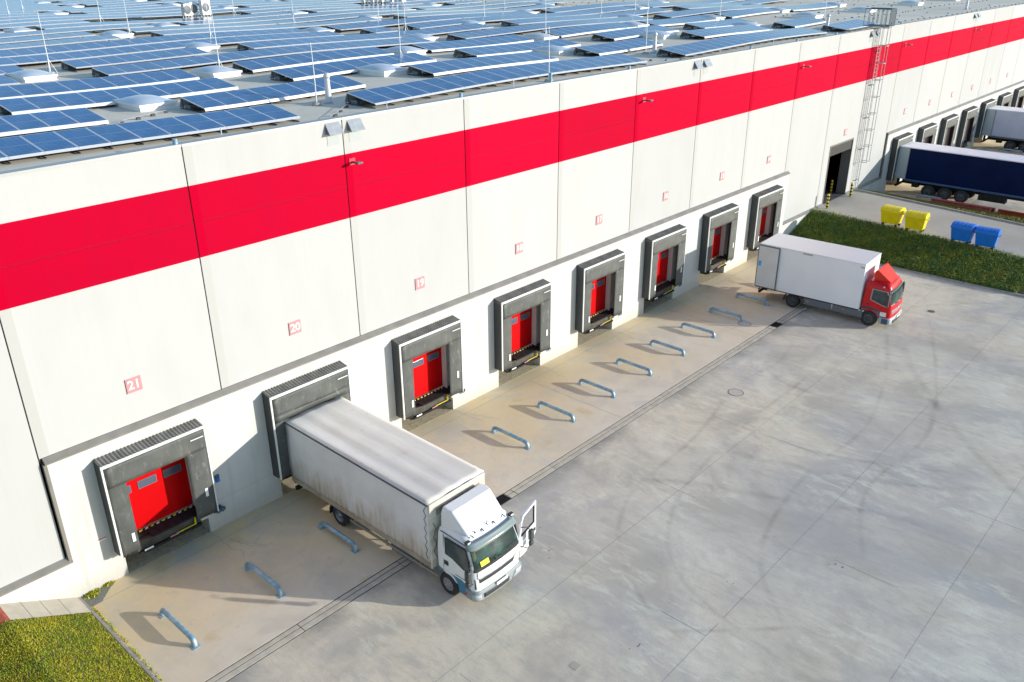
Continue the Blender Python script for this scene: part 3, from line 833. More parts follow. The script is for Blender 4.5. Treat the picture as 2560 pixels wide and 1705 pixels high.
protos = dict(shelter=make_shelter(), door=make_door(), leveller=make_leveller(), bumper=make_bumper(), lamp=make_lamp())
def placed(key, i, label, used=set()):
    p = protos[key]
    if key not in used:
        used.add(key); p.location = (6 * i, 0, 0); p['label'] = label; return p
    return dup(p, (6 * i, 0, 0), label)
NUM = {i: 21 - i for i in range(8)}; NUM.update({i: 23 - i for i in range(11, 20)})
for i in list(range(8)) + list(range(11, 18)):
    nn = NUM[i]
    extra = {1: ' with the tarpaulin lorry backed into it', 11: ' with the navy trailer backed into it', 15: ' with the pale blue trailer backed into it'}.get(i, '')
    sh_ = placed('shelter', i, f'grey dock shelter below number sign {nn}{extra}')
    if i == 1:
        fl_ = MB(); vv_ = []; ff_ = []
        for a in range(17):
            u_ = a / 16
            for (yy_, zz_) in ((YP - 0.505, 3.70), (YP - 0.50 - 0.02 * math.sin(9 * u_), 3.52), (YP - 0.47 - 0.03 * math.sin(7 * u_ + 1), 3.40 + 0.015 * math.sin(11 * u_))):
                vv_.append((1.47 + 3.3 * u_, yy_, zz_))
        for a in range(16):
            for c_ in range(2): q_ = a * 3 + c_; ff_.append((q_, q_ + 3, q_ + 4, q_ + 1))
        fl_.idx(vv_, ff_, True); fo_ = fl_.build('pressed_curtain', M_CURTAIN, sh_, recalc=False)
        so_ = fo_.modifiers.new('thickness', 'SOLIDIFY'); so_.thickness = 0.012
    if i not in (1, 11, 15):
        placed('door', i, f'red sectional door inside the dock shelter below number sign {nn}')
        placed('leveller', i, f'black dock leveller with hazard stripes below number sign {nn}')
    if i < 8 and i != 1:
        placed('bumper', i, f'black rubber bumper right of the leveller at dock {nn}')
    if i < 8:
        placed('lamp', i, f'small dark lamp pair low on the pier right of dock {nn}')
o = thing('socket_box', 'dark blue two-part socket box on the pier right of dock 21', 'socket box', (5.22, YP, 2.0))
MB().box(-0.07, 0.09, -0.05, 0.0, -0.14, 0.0).build('box', M_BINB, o, bevel=0.01); MB().box(-0.07, 0.09, -0.05, 0.0, 0.01, 0.15).build('box', M_DARKSTEEL, o, bevel=0.01)
o = thing('notice', 'small white notice with a red line, left of dock 21', 'notice', (1.12, YP - 0.004, 1.72))
MB().box(-0.13, 0.13, -0.003, 0.003, -0.06, 0.0).build('plate', M_WHITEPAINT, o); MB().box(-0.13, 0.13, -0.003, 0.003, 0.001, 0.03).build('red_line', M_REDTAPE, o)
# wheel guides: two in front of every dock
g0 = make_guide(); first = True
for i in list(range(8)) + list(range(11, 17)):
    for k, off in enumerate((1.47, 4.46)):
        if i in (1,) and k == 1: pass
        side = ('left', 'right')[k]
        lab = f'blue steel wheel guide rail on the {side} side of the lane to dock {NUM[i]}'
        if first: g0.location = (off + 6 * i, 0, 0); g0['label'] = lab; first = False
        else: g0_ = dup(g0, (off + 6 * i, 0, 0), lab)
        if i == 2 and k == 0:
            r_ = bpy.data.objects[g0_.name]
            MB().box(-0.06, 0.08, -4.66, -4.50, 0.30, 0.46).build('white_cap', M_WHITEPAINT, r_, bevel=0.02)
pf = MB()
for i in range(8): pf.box(6 * i + 1.69, 6 * i + 4.65, YP + 0.0, 1.46, 0.0, 0.006)
pf.build('pit_floor', M_PITFLOOR, apron)
# ================================================================ left bank, path and lawn
def bank_z(x): return max(0.0, min(1.22, 0.53 * (0.12 - x)))
xsb = [0.0, -0.3, -0.8, -1.3, -1.8, -2.2, -3.2, -6, -12, -24]
def bank_strip(name, m, ya, yb, xs_, zoff=0.0):
    b = MB(); v = []; f = []
    for xq in xs_:
        for yq in (ya, yb): v.append((xq, yq, bank_z(xq) + zoff))
    for k in range(len(xs_) - 1): f.append((2 * k, 2 * k + 2, 2 * k + 3, 2 * k + 1))
    b.idx(v, f); o = b.build(name, m, recalc=False); return structure(o)
bank_strip('lawn_ground', M_SOIL, -60, -1.06, xsb)
bank_strip('paved_path', M_SLAB, -1.06, 0.0, [0.0, -0.3, -0.8, -1.3, -1.8, -2.1], 0.012)
bank_strip('red_path', M_BRICK, -1.06, 0.0, [-2.1, -2.2, -6, -24], 0.012)
b = MB()
for xq in (-0.55, -1.05, -1.55): b.hexa([(xq - 0.006, -1.05, bank_z(xq) + 0.012), (xq + 0.006, -1.05, bank_z(xq) + 0.012), (xq + 0.006, -0.06, bank_z(xq) + 0.012), (xq - 0.006, -0.06, bank_z(xq) + 0.012)],
                                                 [(xq - 0.006, -1.05, bank_z(xq) + 0.018), (xq + 0.006, -1.05, bank_z(xq) + 0.018), (xq + 0.006, -0.06, bank_z(xq) + 0.018), (xq - 0.006, -0.06, bank_z(xq) + 0.018)])
b.build('slab_joint', M_LINE, bpy.data.objects['paved_path'])
b = MB()
y = -60.0
while y < -0.15:
    b.box(-0.06, 0.075, y, min(y + 0.985, -0.1), -0.2, 0.055 + 0.01 * random.random()); y += 1.0
structure(b.build('kerb', M_CURB, bevel=0.012))
# gravel wedge and weeds by the wall
b = MB(); b.face([(0.10, -0.07, 0.007), (1.25, -0.07, 0.007), (0.95, -0.28, 0.007), (0.45, -0.75, 0.007), (0.10, -0.75, 0.007)])
o = b.build('gravel_patch', M_GRAVEL, recalc=False); o['kind'] = 'stuff'; tag(o, 'grey gravel patch between kerb and wall', 'gravel')

def blades(name, m, pos, hmin, hmax, wmin, wmax, lean, label, cat, seed=1, bend=True):
    """pos: (N,3) array of blade roots; one mesh of bent two-part blades"""
    rg = np.random.default_rng(seed); N = len(pos)
    h = rg.uniform(hmin, hmax, N); w = rg.uniform(wmin, wmax, N); a = rg.uniform(0, 2 * np.pi, N); la = rg.uniform(0, 2 * np.pi, N)
    ln = rg.uniform(0.1, 1, N) * lean * h
    dx, dy = np.cos(a) * w / 2, np.sin(a) * w / 2; lx, ly = np.cos(la) * ln, np.sin(la) * ln
    V = np.zeros((N, 5, 3))
    V[:, 0] = pos; V[:, 0, 0] -= dx; V[:, 0, 1] -= dy
    V[:, 1] = pos; V[:, 1, 0] += dx; V[:, 1, 1] += dy
    mid = pos + np.stack([lx * 0.35, ly * 0.35, h * 0.65], 1)
    V[:, 2] = mid; V[:, 2, 0] += dx * 0.7; V[:, 2, 1] += dy * 0.7
    V[:, 3] = mid; V[:, 3, 0] -= dx * 0.7; V[:, 3, 1] -= dy * 0.7
    V[:, 4] = pos + np.stack([lx, ly, h * (1 - 0.25 * lean)], 1)
    base = (np.arange(N) * 5)[:, None]
    quads = base + np.array([[0, 1, 2, 3]]); tris = base + np.array([[3, 2, 4]])
    me = bpy.data.meshes.new(name); me.vertices.add(N * 5); me.vertices.foreach_set('co', V.ravel())
    me.loops.add(N * 7); me.polygons.add(N * 2)
    loops = np.concatenate([quads, tris], 1).ravel(); me.loops.foreach_set('vertex_index', loops)
    st = np.empty(N * 2, np.int32); st[0::2] = np.arange(N) * 7; st[1::2] = np.arange(N) * 7 + 4
    me.polygons.foreach_set('loop_start', st)
    me.update(calc_edges=True); me.validate(); me.materials.append(m)
    o = bpy.data.objects.new(name, me); COL.objects.link(o); o['kind'] = 'stuff'; o['label'] = label; o['category'] = cat
    return o
rg = np.random.default_rng(3)
N = 95000
px = -6.0 * rg.random(N) ** 1.0 - 0.05; py = -1.08 - 9.0 * rg.random(N)
pz = np.clip(0.53 * (0.12 - px), 0, 1.22)
blades('lawn_grass', M_LAWN, np.stack([px, py, pz], 1), 0.025, 0.075, 0.008, 0.02, 0.9, 'short yellow green lawn at the bottom left corner', 'grass', 4)
wx = np.concatenate([rg.normal(0.42, 0.10, 260), rg.normal(0.95, 0.08, 120), np.full(240, 0.13) + rg.random(240) * 0.05])
wy = np.concatenate([rg.normal(-0.20, 0.07, 260), rg.normal(-0.12, 0.03, 120), -0.8 - rg.random(240) * 4.5])
blades('weeds', M_LAWN, np.stack([wx, wy, np.full(len(wx), 0.006)], 1), 0.04, 0.14, 0.015, 0.04, 1.0, 'small green weeds along the kerb and wall corner', 'weeds', 5)

# ================================================================ ramp between the docks and its grass banks
def ramp_z(y): return 1.45 if y > -1 else 1.45 + 0.040 * (y + 1)
XR0, XR1 = 53.1, 60.75
ys = [0.1, -1, -4, -8, -12, -16, -20, -26, -34]
b = MB(); v = []; f = []
for yq in ys:
    for xq in (XR0, XR1): v.append((xq, yq, ramp_z(yq)))
for k in range(len(ys) - 1): f.append((2 * k, 2 * k + 1, 2 * k + 3, 2 * k + 2))
b.idx(v, f)
n = Nodes('ramp concrete')
vv = n.mapping(); a = n.noise(vv, 0.35, 6); q = n.noise(vv, 3.5, 5)
c = n.mix(n.rng(a, 0.35, 0.7), (0.47, 0.44, 0.38), (0.40, 0.37, 0.31)); c = n.mix(n.rng(q, 0.5, 0.8, 0, 0.4), c, (0.32, 0.29, 0.24))
structure(b.build('ramp', n.out(c, 0.85), recalc=False))
b = MB()
for (xa, xb) in ((XR1, XR1 + 0.16),):
    for k in range(34):
        y1, y0 = 0.0 - k, -k - 0.985
        b.hexa([(xa, y0, ramp_z(y0) - 0.3), (xb, y0, ramp_z(y0) - 0.3), (xb, y1, ramp_z(y1) - 0.3), (xa, y1, ramp_z(y1) - 0.3)],
               [(xa, y0, ramp_z(y0) + 0.11), (xb, y0, ramp_z(y0) + 0.11), (xb, y1, ramp_z(y1) + 0.11), (xa, y1, ramp_z(y1) + 0.11)])
for k in range(34):
    y1, y0 = 0.0 - k, -k - 0.985
    b.hexa([(XR0 - 0.12, y0, ramp_z(y0) - 0.3), (XR0, y0, ramp_z(y0) - 0.3), (XR0, y1, ramp_z(y1) - 0.3), (XR0 - 0.12, y1, ramp_z(y1) - 0.3)],
           [(XR0 - 0.12, y0, ramp_z(y0) + 0.02), (XR0, y0, ramp_z(y0) + 0.02), (XR0, y1, ramp_z(y1) + 0.02), (XR0 - 0.12, y1, ramp_z(y1) + 0.02)])
structure(b.build('ramp_kerb', M_CURB))
b = MB()
for k in range(34):
    b.box(48.68, 48.82, -k - 0.985 - 0.07, -k - 0.07, -0.2, 0.10)
structure(b.build('bank_kerb', M_CURB, bevel=0.012))
def bank(name, xlo, xhi):
    b = MB(); v = []; f = []; nx = 8
    for yq in ys:
        for a in range(nx + 1):
            t = a / nx; v.append((xlo + (xhi - xlo) * t, yq, 0.03 + (ramp_z(yq) - 0.06) * t))
    for k in range(len(ys) - 1):
        for a in range(nx): q = k * (nx + 1) + a; f.append((q, q + 1, q + nx + 2, q + nx + 1))
    b.idx(v, f, True); return structure(b.build(name, M_SOIL))
bank('grass_bank', 48.82, XR0 - 0.12); bank('far_grass_bank', 66.3, XR1 + 0.16)
def bank_pos(N, xlo, xhi, y0, y1, seed):
    rg = np.random.default_rng(seed); t = rg.random(N); y = y0 + (y1 - y0) * rg.random(N)
    rz = np.where(y > -1, 1.45, 1.45 + 0.04 * (y + 1))
    return np.stack([xlo + (xhi - xlo) * t, y, 0.0 + (rz - 0.06) * t], 1)
blades('bank_grass', M_LONG, bank_pos(36000, 48.8, XR0 + 0.15, -0.1, -15, 11), 0.14, 0.46, 0.022, 0.055, 1.2, 'long dark green grass on the bank behind the red cab lorry', 'grass', 12)
blades('bank_grass', M_FARGRASS, bank_pos(26000, 66.3, XR1 + 0.16, -0.1, -15, 13), 0.10, 0.34, 0.014, 0.035, 0.9, 'sunlit yellow green grass on the bank beside the navy trailer', 'grass', 14)

# bollards at the open door
def bollard(x, y, z, label):
    o = thing('bollard', label, 'bollard', (x, y, z), 0, 'yellow and black bollards at the open door')
    r = 0.085
    MB().lathe([(0.0, 0.0), (0.0, r), (1.05, r), (1.09, r * 0.6), (1.09, 0.0)], (0, 0, 0), 2, 16).build('post', M_YELLOW, o)
    for k in range(4):
        MB().lathe([(0.10 + k * 0.25, r + 0.002), (0.21 + k * 0.25, r + 0.002)], (0, 0, 0), 2, 16).build('black_band', M_BLACKSTEEL, o)
bollard(54.35, -0.62, ramp_z(0), 'yellow and black bollard standing left of the open door')
bollard(58.75, -0.55, ramp_z(0), 'yellow and black bollard standing right of the open door, by the ladder')
bollard(58.55, 0.95, ramp_z(0), 'yellow and black bollard standing inside the dark open doorway')
o = thing('storage_rack', 'dim red storage rack standing inside the dark open doorway', 'rack', (56.9, 3.4, 1.45))
MB().box(-0.4, 0.3, -0.3, 0.3, 0.7, 2.0).build('red_crate', M_TRUCKRED, o); MB().box(-0.45, 0.5, -0.35, 0.35, 0.0, 0.7).build('base', M_DARKSTEEL, o)
MB().box(0.6, 0.75, -0.3, 0.3, 1.5, 2.6).build('blue_panel', M_BLUEPIPE, o)

# roof ladder with safety cage
o = thing('roof_ladder', 'tall grey steel ladder with safety cage climbing the wall beside the open door', 'ladder', (60.75, YU, 1.5))
rl = MB(); ZTOP = 13.4 - 1.5
for s_ in (-0.23, 0.23): rl.tube([(s_, -0.22, 0), (s_, -0.22, ZTOP + 1.2)], 0.028, 6)
rl.build('rail', M_STEEL, o)
rg_ = MB(); z = 0.25
while z < ZTOP: rg_.tube([(-0.23, -0.22, z), (0.23, -0.22, z)], 0.016, 5); z += 0.28
rg_.build('rungs', M_STEEL, o)
br = MB(); z = 0.8
while z < ZTOP:
    for s_ in (-0.23, 0.23): br.tube([(s_, 0, z), (s_, -0.22, z)], 0.03, 5)
    z += 2.4
br.build('wall_bracket', M_DARKSTEEL, o)
hp = MB(); hz_ = []
z = 2.3
def hoop(a): return (0.40 * math.sin(a), -0.22 - 0.06 - 0.36 * (1 + -math.cos(a)) if False else -0.55 + 0.42 * -math.cos(a))
while z < ZTOP + 0.2:
    hp.tube([(0.23, -0.22, z)] + [(0.38 * math.cos(t), -0.52 - 0.36 * math.sin(t), z) for t in [math.pi * k / 10 for k in range(11)]] + [(-0.23, -0.22, z)], 0.022, 5)
    z += 1.22
hp.build('cage_hoop', M_STEEL, o)
cb = MB()
for k in range(5):
    t = math.pi * k / 4; cb.tube([(0.38 * math.cos(t), -0.52 - 0.36 * math.sin(t), 2.3), (0.38 * math.cos(t), -0.52 - 0.36 * math.sin(t), ZTOP + 1.1)], 0.018, 5)
cb.build('cage_bar', M_STEEL, o)
gr = MB()
ga = [(-0.5, -0.85), (0.55, -0.85), (0.55, 1.0), (-0.5, 1.0)]
for zq in (ZTOP + 0.30, ZTOP + 1.45):
    for k in (0, 1, 3):
        p, q = ga[k], ga[(k + 1) % 4]; gr.tube([(p[0], p[1], zq), (q[0], q[1], zq)], 0.035, 6)
for k in (0, 1, 3):
    p, q = ga[k], ga[(k + 1) % 4]
    for t in [m_ / 6 for m_ in range(7)]:
        gr.tube([(p[0] + (q[0] - p[0]) * t, p[1] + (q[1] - p[1]) * t, ZTOP + 0.30), (p[0] + (q[0] - p[0]) * t, p[1] + (q[1] - p[1]) * t, ZTOP + 1.45)], 0.020, 5)
gr.build('guard_rail', M_DARKSTEEL, o)
MB().box(-0.5, 0.55, -0.80, 0.95, ZTOP + 0.26, ZTOP + 0.29).build('landing', M_DARKSTEEL, o)

# wheeled bins on the ramp
def make_bin(m, label, group, loc, rz):
    o = thing('wheeled_bin', label, 'bin', loc, rz, group)
    b = MB(); b.hexa([(-0.38, -0.56, 0.20), (0.38, -0.56, 0.20), (0.38, 0.56, 0.20), (-0.38, 0.56, 0.20)], [(-0.50, -0.66, 1.05), (0.50, -0.66, 1.05), (0.50, 0.66, 1.05), (-0.50, 0.66, 1.05)])
    b.build('body', m, o, bevel=0.05)
    b = MB(); b.box(-0.54, 0.54, -0.70, 0.70, 1.02, 1.12); b.build('rim', m, o, bevel=0.03)
    prof = [(-0.53, 1.12)] + [(-0.53 * math.cos(t), 1.14 + 0.22 * math.sin(t)) for t in [math.pi * k / 12 for k in range(1, 12)]] + [(0.53, 1.12)]
    b = MB(); b.prism(prof, 1, -0.66, 0.66)
    for yq in (-0.5, -0.25, 0, 0.25, 0.5): b.prism([(q[0] * 1.015, q[1] + 0.012 if q[1] > 1.13 else q[1]) for q in prof], 1, yq - 0.025, yq + 0.025)
    b.build('lid', m, o, bevel=0.01)
    for sx_ in (-0.28, 0.28):
        for sy_ in (-0.45, 0.45):
            MB().lathe([(-0.025, 0.0), (-0.025, 0.10), (0.025, 0.10), (0.025, 0.0)], (sx_, sy_, 0.10), 0, 12).build('wheel', M_BLACK, o)
    for sy_ in (-1, 1):
        MB().tube([(-0.2, sy_ * 0.66, 0.95), (-0.2, sy_ * 0.76, 0.95), (0.2, sy_ * 0.76, 0.95), (0.2, sy_ * 0.66, 0.95)], 0.022, 6).build('handle', m, o)
    return o
make_bin(M_BINY, 'yellow wheeled bin nearest the wall on the ramp', 'yellow bins', (53.78, -5.5, ramp_z(-5.45)), R(-3))
make_bin(M_BINY, 'yellow wheeled bin on the side of the blue bins', 'yellow bins', (53.72, -7.15, ramp_z(-7.15)), R(4))
make_bin(M_BINB, 'blue wheeled bin next to the yellow bins', 'blue bins', (53.62, -10.2, ramp_z(-10.75)), R(-2))
make_bin(M_BINB, 'blue wheeled bin farthest from the wall', 'blue bins', (53.62, -11.68, ramp_z(-12.2)), R(5))
# red steel beams lying on the far bank
def ibeam(label, m, y0, y1, x, z, k):
    o = thing('steel_beam', label, 'steel beam', (x, 0, z), 0, 'red steel beams on the grass')
    b = MB(); b.box(-0.15, 0.15, y0, y1, 0, 0.03); b.box(-0.15, 0.15, y0, y1, 0.27, 0.30); b.box(-0.012, 0.012, y0 + 0.005, y1 - 0.005, 0.03, 0.27)
    b.build('profile', m, o)
    MB().box(-0.17, 0.17, y0 - 0.025, y0 - 0.002, -0.02, 0.32).build('end_plate', m, o)
ibeam('faded red steel beam, upper one lying on the grass by the navy trailer', M_BEAM, -9.0, -4.6, 66.15, 0.22, 0)
ibeam('faded red steel beam, lower one lying in front on the grass by the navy trailer', M_BEAM, -8.8, -4.4, 65.72, 0.30, 1)
ibeam('orange red steel beam lying towards the right edge beside the navy trailer', M_BEAM2, -14.0, -9.3, 65.85, 0.27, 2)
# ================================================================ on the roof
SKY = [(21.03, 8.54), (8.83, 8.56), (34.34, 8.62), (45.6, 8.74), (94.32, 8.82), (58.5, 8.95), (69.9, 9.09), (82.6, 9.29), (108.51, 9.35), (39.98, 14.58), (27.82, 14.63), (88.46, 14.8), (75.33, 14.83), (15.68, 14.96), (63.54, 15.16), (51.94, 15.26), (9.15, 20.9), (34.86, 21.07), (82.79, 21.28), (60.34, 21.58), (21.08, 26.19), (44.9, 26.36), (94.03, 26.78), (69.95, 27.42), (33.93, 31.67), (81.72, 32.69), (59.5, 33.2), (44.3, 38.54), (68.34, 38.54), (21.83, 39.21), (74.65, 44.14), (28.27, 44.62), (54.14, 45.0), (18.74, 48.73), (43.9, 49.1), (62.3, 49.83), (44.4, 62.39), (29.34, 68.58), (55.26, 70.47), (43.9, 73.2), (36.34, 81.36), (45.4, 84.6), (37.13, 92.5)]
RODS = [(11.4, 23.6), (22.45, 37.83), (14.31, 4.74), (24.5, 30.51), (36.7, 38.73), (16.85, 16.39), (24.79, 11.68), (39.13, 27.71), (38.39, 5.29), (24.79, 1.37), (41.39, 15.64), (24.95, 67.35), (61.05, 25.62), (64.39, 15.28), (69.48, 8.11), (27.86, 54.64), (29.23, 75.68), (40.21, 53.66), (50.11, 29.97), (60.75, 37.42), (42.54, 34.97), (50.51, 13.44), (65.71, 25.1)]
# skylights
def make_skylight():
    t = thing('skylight', 'x', 'skylight', (0, 0, 0), 0, 'domed skylights on the roof')
    W, D, H = 1.5, 2.2, 0.27
    b = MB(); b.hexa([(0, 0, -0.05), (W, 0, -0.05), (W, D, -0.05), (0, D, -0.05)], [(0.03, 0.03, H - 0.11), (W - 0.03, 0.03, H - 0.11), (W - 0.03, D - 0.03, H - 0.11), (0.03, D - 0.03, H - 0.11)])
    b.build('upstand', M_CURBW, t)
    MB().box(-0.05, W + 0.05, -0.05, D + 0.05, H - 0.108, H).build('rim', M_CURBW, t, bevel=0.015)
    d = MB(); nx = ny = 10; v = []; f = []
    for a in range(nx + 1):
        for c_ in range(ny + 1):
            u, w_ = a / nx, c_ / ny
            h = 0.19 * (max(0, (1 - abs(2 * u - 1) ** 1.9)) * max(0, (1 - abs(2 * w_ - 1) ** 1.9))) ** 0.85
            v.append((-0.01 + (W + 0.02) * u, -0.01 + (D + 0.02) * w_, H + 0.003 + h))
    for a in range(nx):
        for c_ in range(ny):
            q = a * (ny + 1) + c_; f.append((q, q + ny + 1, q + ny + 2, q + 1))
    d.idx(v, f, True); d.build('dome', M_DOME, t, recalc=False)
    return t
lines_ = {}
for p in SKY: lines_.setdefault(int((p[1] - 5.6) // 6), []).append(p)
sk0 = None
for li, (key, ps) in enumerate(sorted(lines_.items())):
    for k, (x, y) in enumerate(sorted(ps)):
        lab = f'white domed skylight, {ORD[k]} from left, {ORD[li]} line from the roof edge'
        if sk0 is None: sk0 = make_skylight(); sk0.location = (x, y, roof_z(x + 0.7)); sk0['label'] = lab
        else: dup(sk0, (x, y, roof_z(x + 0.7)), lab)
# lightning rods
def make_rod(h, n_):
    t = thing('lightning_rod', 'x', 'lightning rod', (0, 0, 0), 0, 'lightning rods on the roof')
    MB().tube([(0, 0, 0.10), (0.01, 0, h * 0.5), (0.0, 0.02, h)], [0.028, 0.02, 0.012], 6).build('rod', M_ROD, t)
    MB().lathe([(0, 0), (0, 0.20), (0.09, 0.19), (0.11, 0.12), (0.11, 0)], (0, 0, 0), 2, 14).build('foot', M_FOOT, t)
    if n_:
        b = MB()
        for k in range(3):
            a = 2.1 * k; b.tube([(0.34 * math.cos(a), 0.34 * math.sin(a), 0.0), (0, 0, 0.75)], 0.016, 5)
        b.build('tripod', M_ROD, t)
    return t
pr_ = [make_rod(2.4, 0), make_rod(3.0, 1)]; usedr = [False, False]
for k, (x, y) in enumerate(sorted(RODS, key=lambda p: (p[1], p[0]))):
    j = 1 if y > 10 else 0
    lab = f'thin pale lightning rod standing on the roof, {ORD[k]} when counted back from the roof edge'
    if not usedr[j]: usedr[j] = True; pr_[j].location = (x, y, roof_z(x)); pr_[j]['label'] = lab
    else: dup(pr_[j], (x, y, roof_z(x)), lab)
# short earthing pins at the edge
for k, x in enumerate((8.0, 15.0, 22.2, 28.6, 39.9, 46.5)):
    o = thing('earthing_pin', f'short white pin at the roof edge before the solar panels, {ORD[k]} from left', 'pin', (x, 1.2, roof_z(x)), 0, 'short pins along the roof edge')
    MB().tube([(0, 0, 0), (0, 0, 0.42)], 0.018, 6).build('pin', M_ROD, o); MB().box(-0.06, 0.06, -0.06, 0.06, 0, 0.04).build('foot', M_FOOT, o)
# vent pipes
for k, (x, y) in enumerate(((14.91, 4.74), (39.02, 5.1), (60.6, 3.94), (91.5, 3.2))):
    o = thing('vent_pipe', f'light grey vent pipe standing on the roof, {ORD[k]} from the left', 'vent pipe', (x, y, roof_z(x)), 0, 'vent pipes on the roof')
    MB().tube([(0, 0, 0), (0, 0, 1.0)], [0.14, 0.105], 16).build('pipe', M_PIPEW, o)
    MB().lathe([(1.0, 0.0), (1.0, 0.135), (1.10, 0.15), (1.14, 0.09), (1.19, 0.09), (1.19, 0.0)], (0, 0, 0), 2, 16).build('cap', M_PIPEW, o)
    MB().lathe([(0.0, 0.0), (0.0, 0.20), (0.06, 0.155), (0.06, 0.0)], (0, 0, 0), 2, 16).build('collar', M_COPING, o)

# solar rows -----------------------------------------------------------
PW, PD, PF, PB = 1.0, 1.76, 0.22, 0.49
YR = [2.15 + 4.19 * k for k in range(24)]
cosd = math.sqrt(PD ** 2 - (PB - PF) ** 2)
def module(mb, x, z, y=0.0, z2=None, PW=1.0, PF=0.22, PB=0.47):
    z2 = z if z2 is None else z2
    p = [(x, y, z + PF), (x + PW - 0.015, y, z2 + PF), (x + PW - 0.015, y + cosd, z2 + PB), (x, y + cosd, z + PB)]
    q = [(a, b_, c_ - 0.035) for a, b_, c_ in p]
    mb.use(M_PV); mb.face(p, uv=[(0, 0), (1, 0), (1, 1), (0, 1)])
    mb.use(M_PVFRAME)
    for i in range(4):
        j = (i + 1) % 4; mb.face([q[i], q[j], p[j], p[i]])
    mb.use(M_PVBACK); mb.face(q[::-1])
mm = MB(); module(mm, 0, 0); MODULE = mm.build('solar_panel', None, recalc=False)
first_mod = True
MANUAL = {0: [(-8, 11.7), (15.2, 33.9), (37.7, 56.5), (59.8, 66.0)],
          1: [(-6, 6.6), (10.3, 18.1), (22.2, 31.5), (35.2, 41.8), (46.8, 56.5), (60.2, 66.2)],
          2: [(4.9, 14.3), (17.2, 26.3), (29.4, 38.8), (42.4, 50.3), (53.9, 62.0)]}
def gaps_for(y):
    g = []
    for (sx_, sy_) in SKY:
        if sy_ - 4.5 < y < sy_ + 0.8: g.append((sx_ - 0.9, sx_ + 2.0))
    for (rx_, ry_) in RODS:
        if (rx_, ry_) in ((24.5, 30.51), (39.13, 27.71), (61.05, 25.62), (40.21, 53.66)) and ry_ - 2.4 < y < ry_ + 0.9: g.append((rx_ - 1.1, rx_ + 1.1))
    for (ax_, ay_, bx_) in ((33.4, 51.5, 37.0), (57.8, 56.0, 62.2), (26.0, 53.0, 37.5)):
        if ay_ - 2.5 < y < ay_ + 1.5: g.append((ax_, bx_))
    if 17 < y < 21: g.append((8.3, 12.3))
    if 21 < y < 25: g.append((10.2, 12.5))
    return sorted(g)
count = 0
for k, y in enumerate(YR):
    if k in MANUAL: segs = MANUAL[k]
    else:
        xl = 1.7 + (y - 2.2) * 0.345 - 5.0; xr = 66.3 if y < 19 else 68.6
        segs = []; cur = xl
        for a, b_ in gaps_for(y):
            if a - cur > 1.9: segs.append((cur, a))
            cur = max(cur, b_)
        if xr - cur > 1.9: segs.append((cur, xr))
    for si, (xa, xb) in enumerate(segs):
        nmod = max(2, round((xb - xa) / 1.0)); PW = (xb - xa) / nmod
        PF, PB = (0.22, 0.47) if k <= 3 else (0.26, 0.45) if k <= 7 else (0.32, 0.43)
        t = thing('solar_row', f'blue solar panels, {ORD[si]} run from left, {ORD[k]} row from the roof edge', 'solar panels', (xa, y, 0), 0, 'rows of solar panels on the roof')
        if k <= 3:
            for j in range(nmod):
                if first_mod: o = MODULE; first_mod = False
                else: o = MODULE.copy(); COL.objects.link(o)
                z0_ = roof_z(xa + j * PW); z1_ = roof_z(xa + (j + 1) * PW)
                o.parent = t; o.location = (j * PW, 0, z0_); o.rotation_euler = (0, -math.atan2(z1_ - z0_, PW), 0); o.scale = (PW, 1, 1)
        else:
            mb = MB()
            for j in range(nmod): module(mb, j * PW, roof_z(xa + j * PW), 0.0, roof_z(xa + (j + 1) * PW), PW, PF, PB)
            mb.build('panel_bank', None, t, recalc=False)
        df = MB(); bd_ = MB()
        for j in range(nmod):
            z0_ = roof_z(xa + j * PW); z1_ = roof_z(xa + (j + 1) * PW); a, b_ = j * PW, (j + 1) * PW - 0.006
            dl = PF - (0.07 if k == 0 else 0.115 if k <= 3 else 0.06)
            df.face([(a, -0.05, z0_ + dl), (b_, -0.05, z1_ + dl), (b_, -0.004, z1_ + PF - 0.005), (a, -0.004, z0_ + PF - 0.005)])
            bd_.face([(a, cosd + 0.20, z0_ + 0.05), (b_, cosd + 0.20, z1_ + 0.05), (b_, cosd + 0.004, z1_ + PB - 0.03), (a, cosd + 0.004, z0_ + PB - 0.03)])
        bd_.build('back_deflector', M_PVFRAME, t, recalc=False)
        o = df.build('wind_deflector', M_PVFRAME, t, recalc=False)
        sp = MB()
        for j in range(0, nmod + 1, 1 if k < 3 else 3):
            zz_ = roof_z(xa + j * PW); xx = min(j * PW, nmod * PW - 0.05) + 0.01
            sp.box(xx, xx + 0.03, 0.02, cosd + 0.15, zz_ + 0.01, zz_ + 0.05)
            sp.tube([(xx + 0.015, cosd - 0.05, zz_ + 0.05), (xx + 0.015, cosd - 0.05, zz_ + PB - 0.04)], 0.02, 4)
        sp.box(0.0, nmod * PW - 0.02, 0.9, 0.93, roof_z(xa + nmod * PW / 2) - 0.06, roof_z(xa + nmod * PW / 2) + 0.10)
        sp.build('support_rail', M_DARKPLASTIC, t)
        for xx in (0.05, nmod * PW - 0.35): MB().box(xx, xx + 0.30, cosd - 0.55, cosd - 0.15, roof_z(xa + xx) + 0.01, roof_z(xa + xx) + 0.20).build('ballast_block', M_GREYPLASTIC, t)
        count += 1
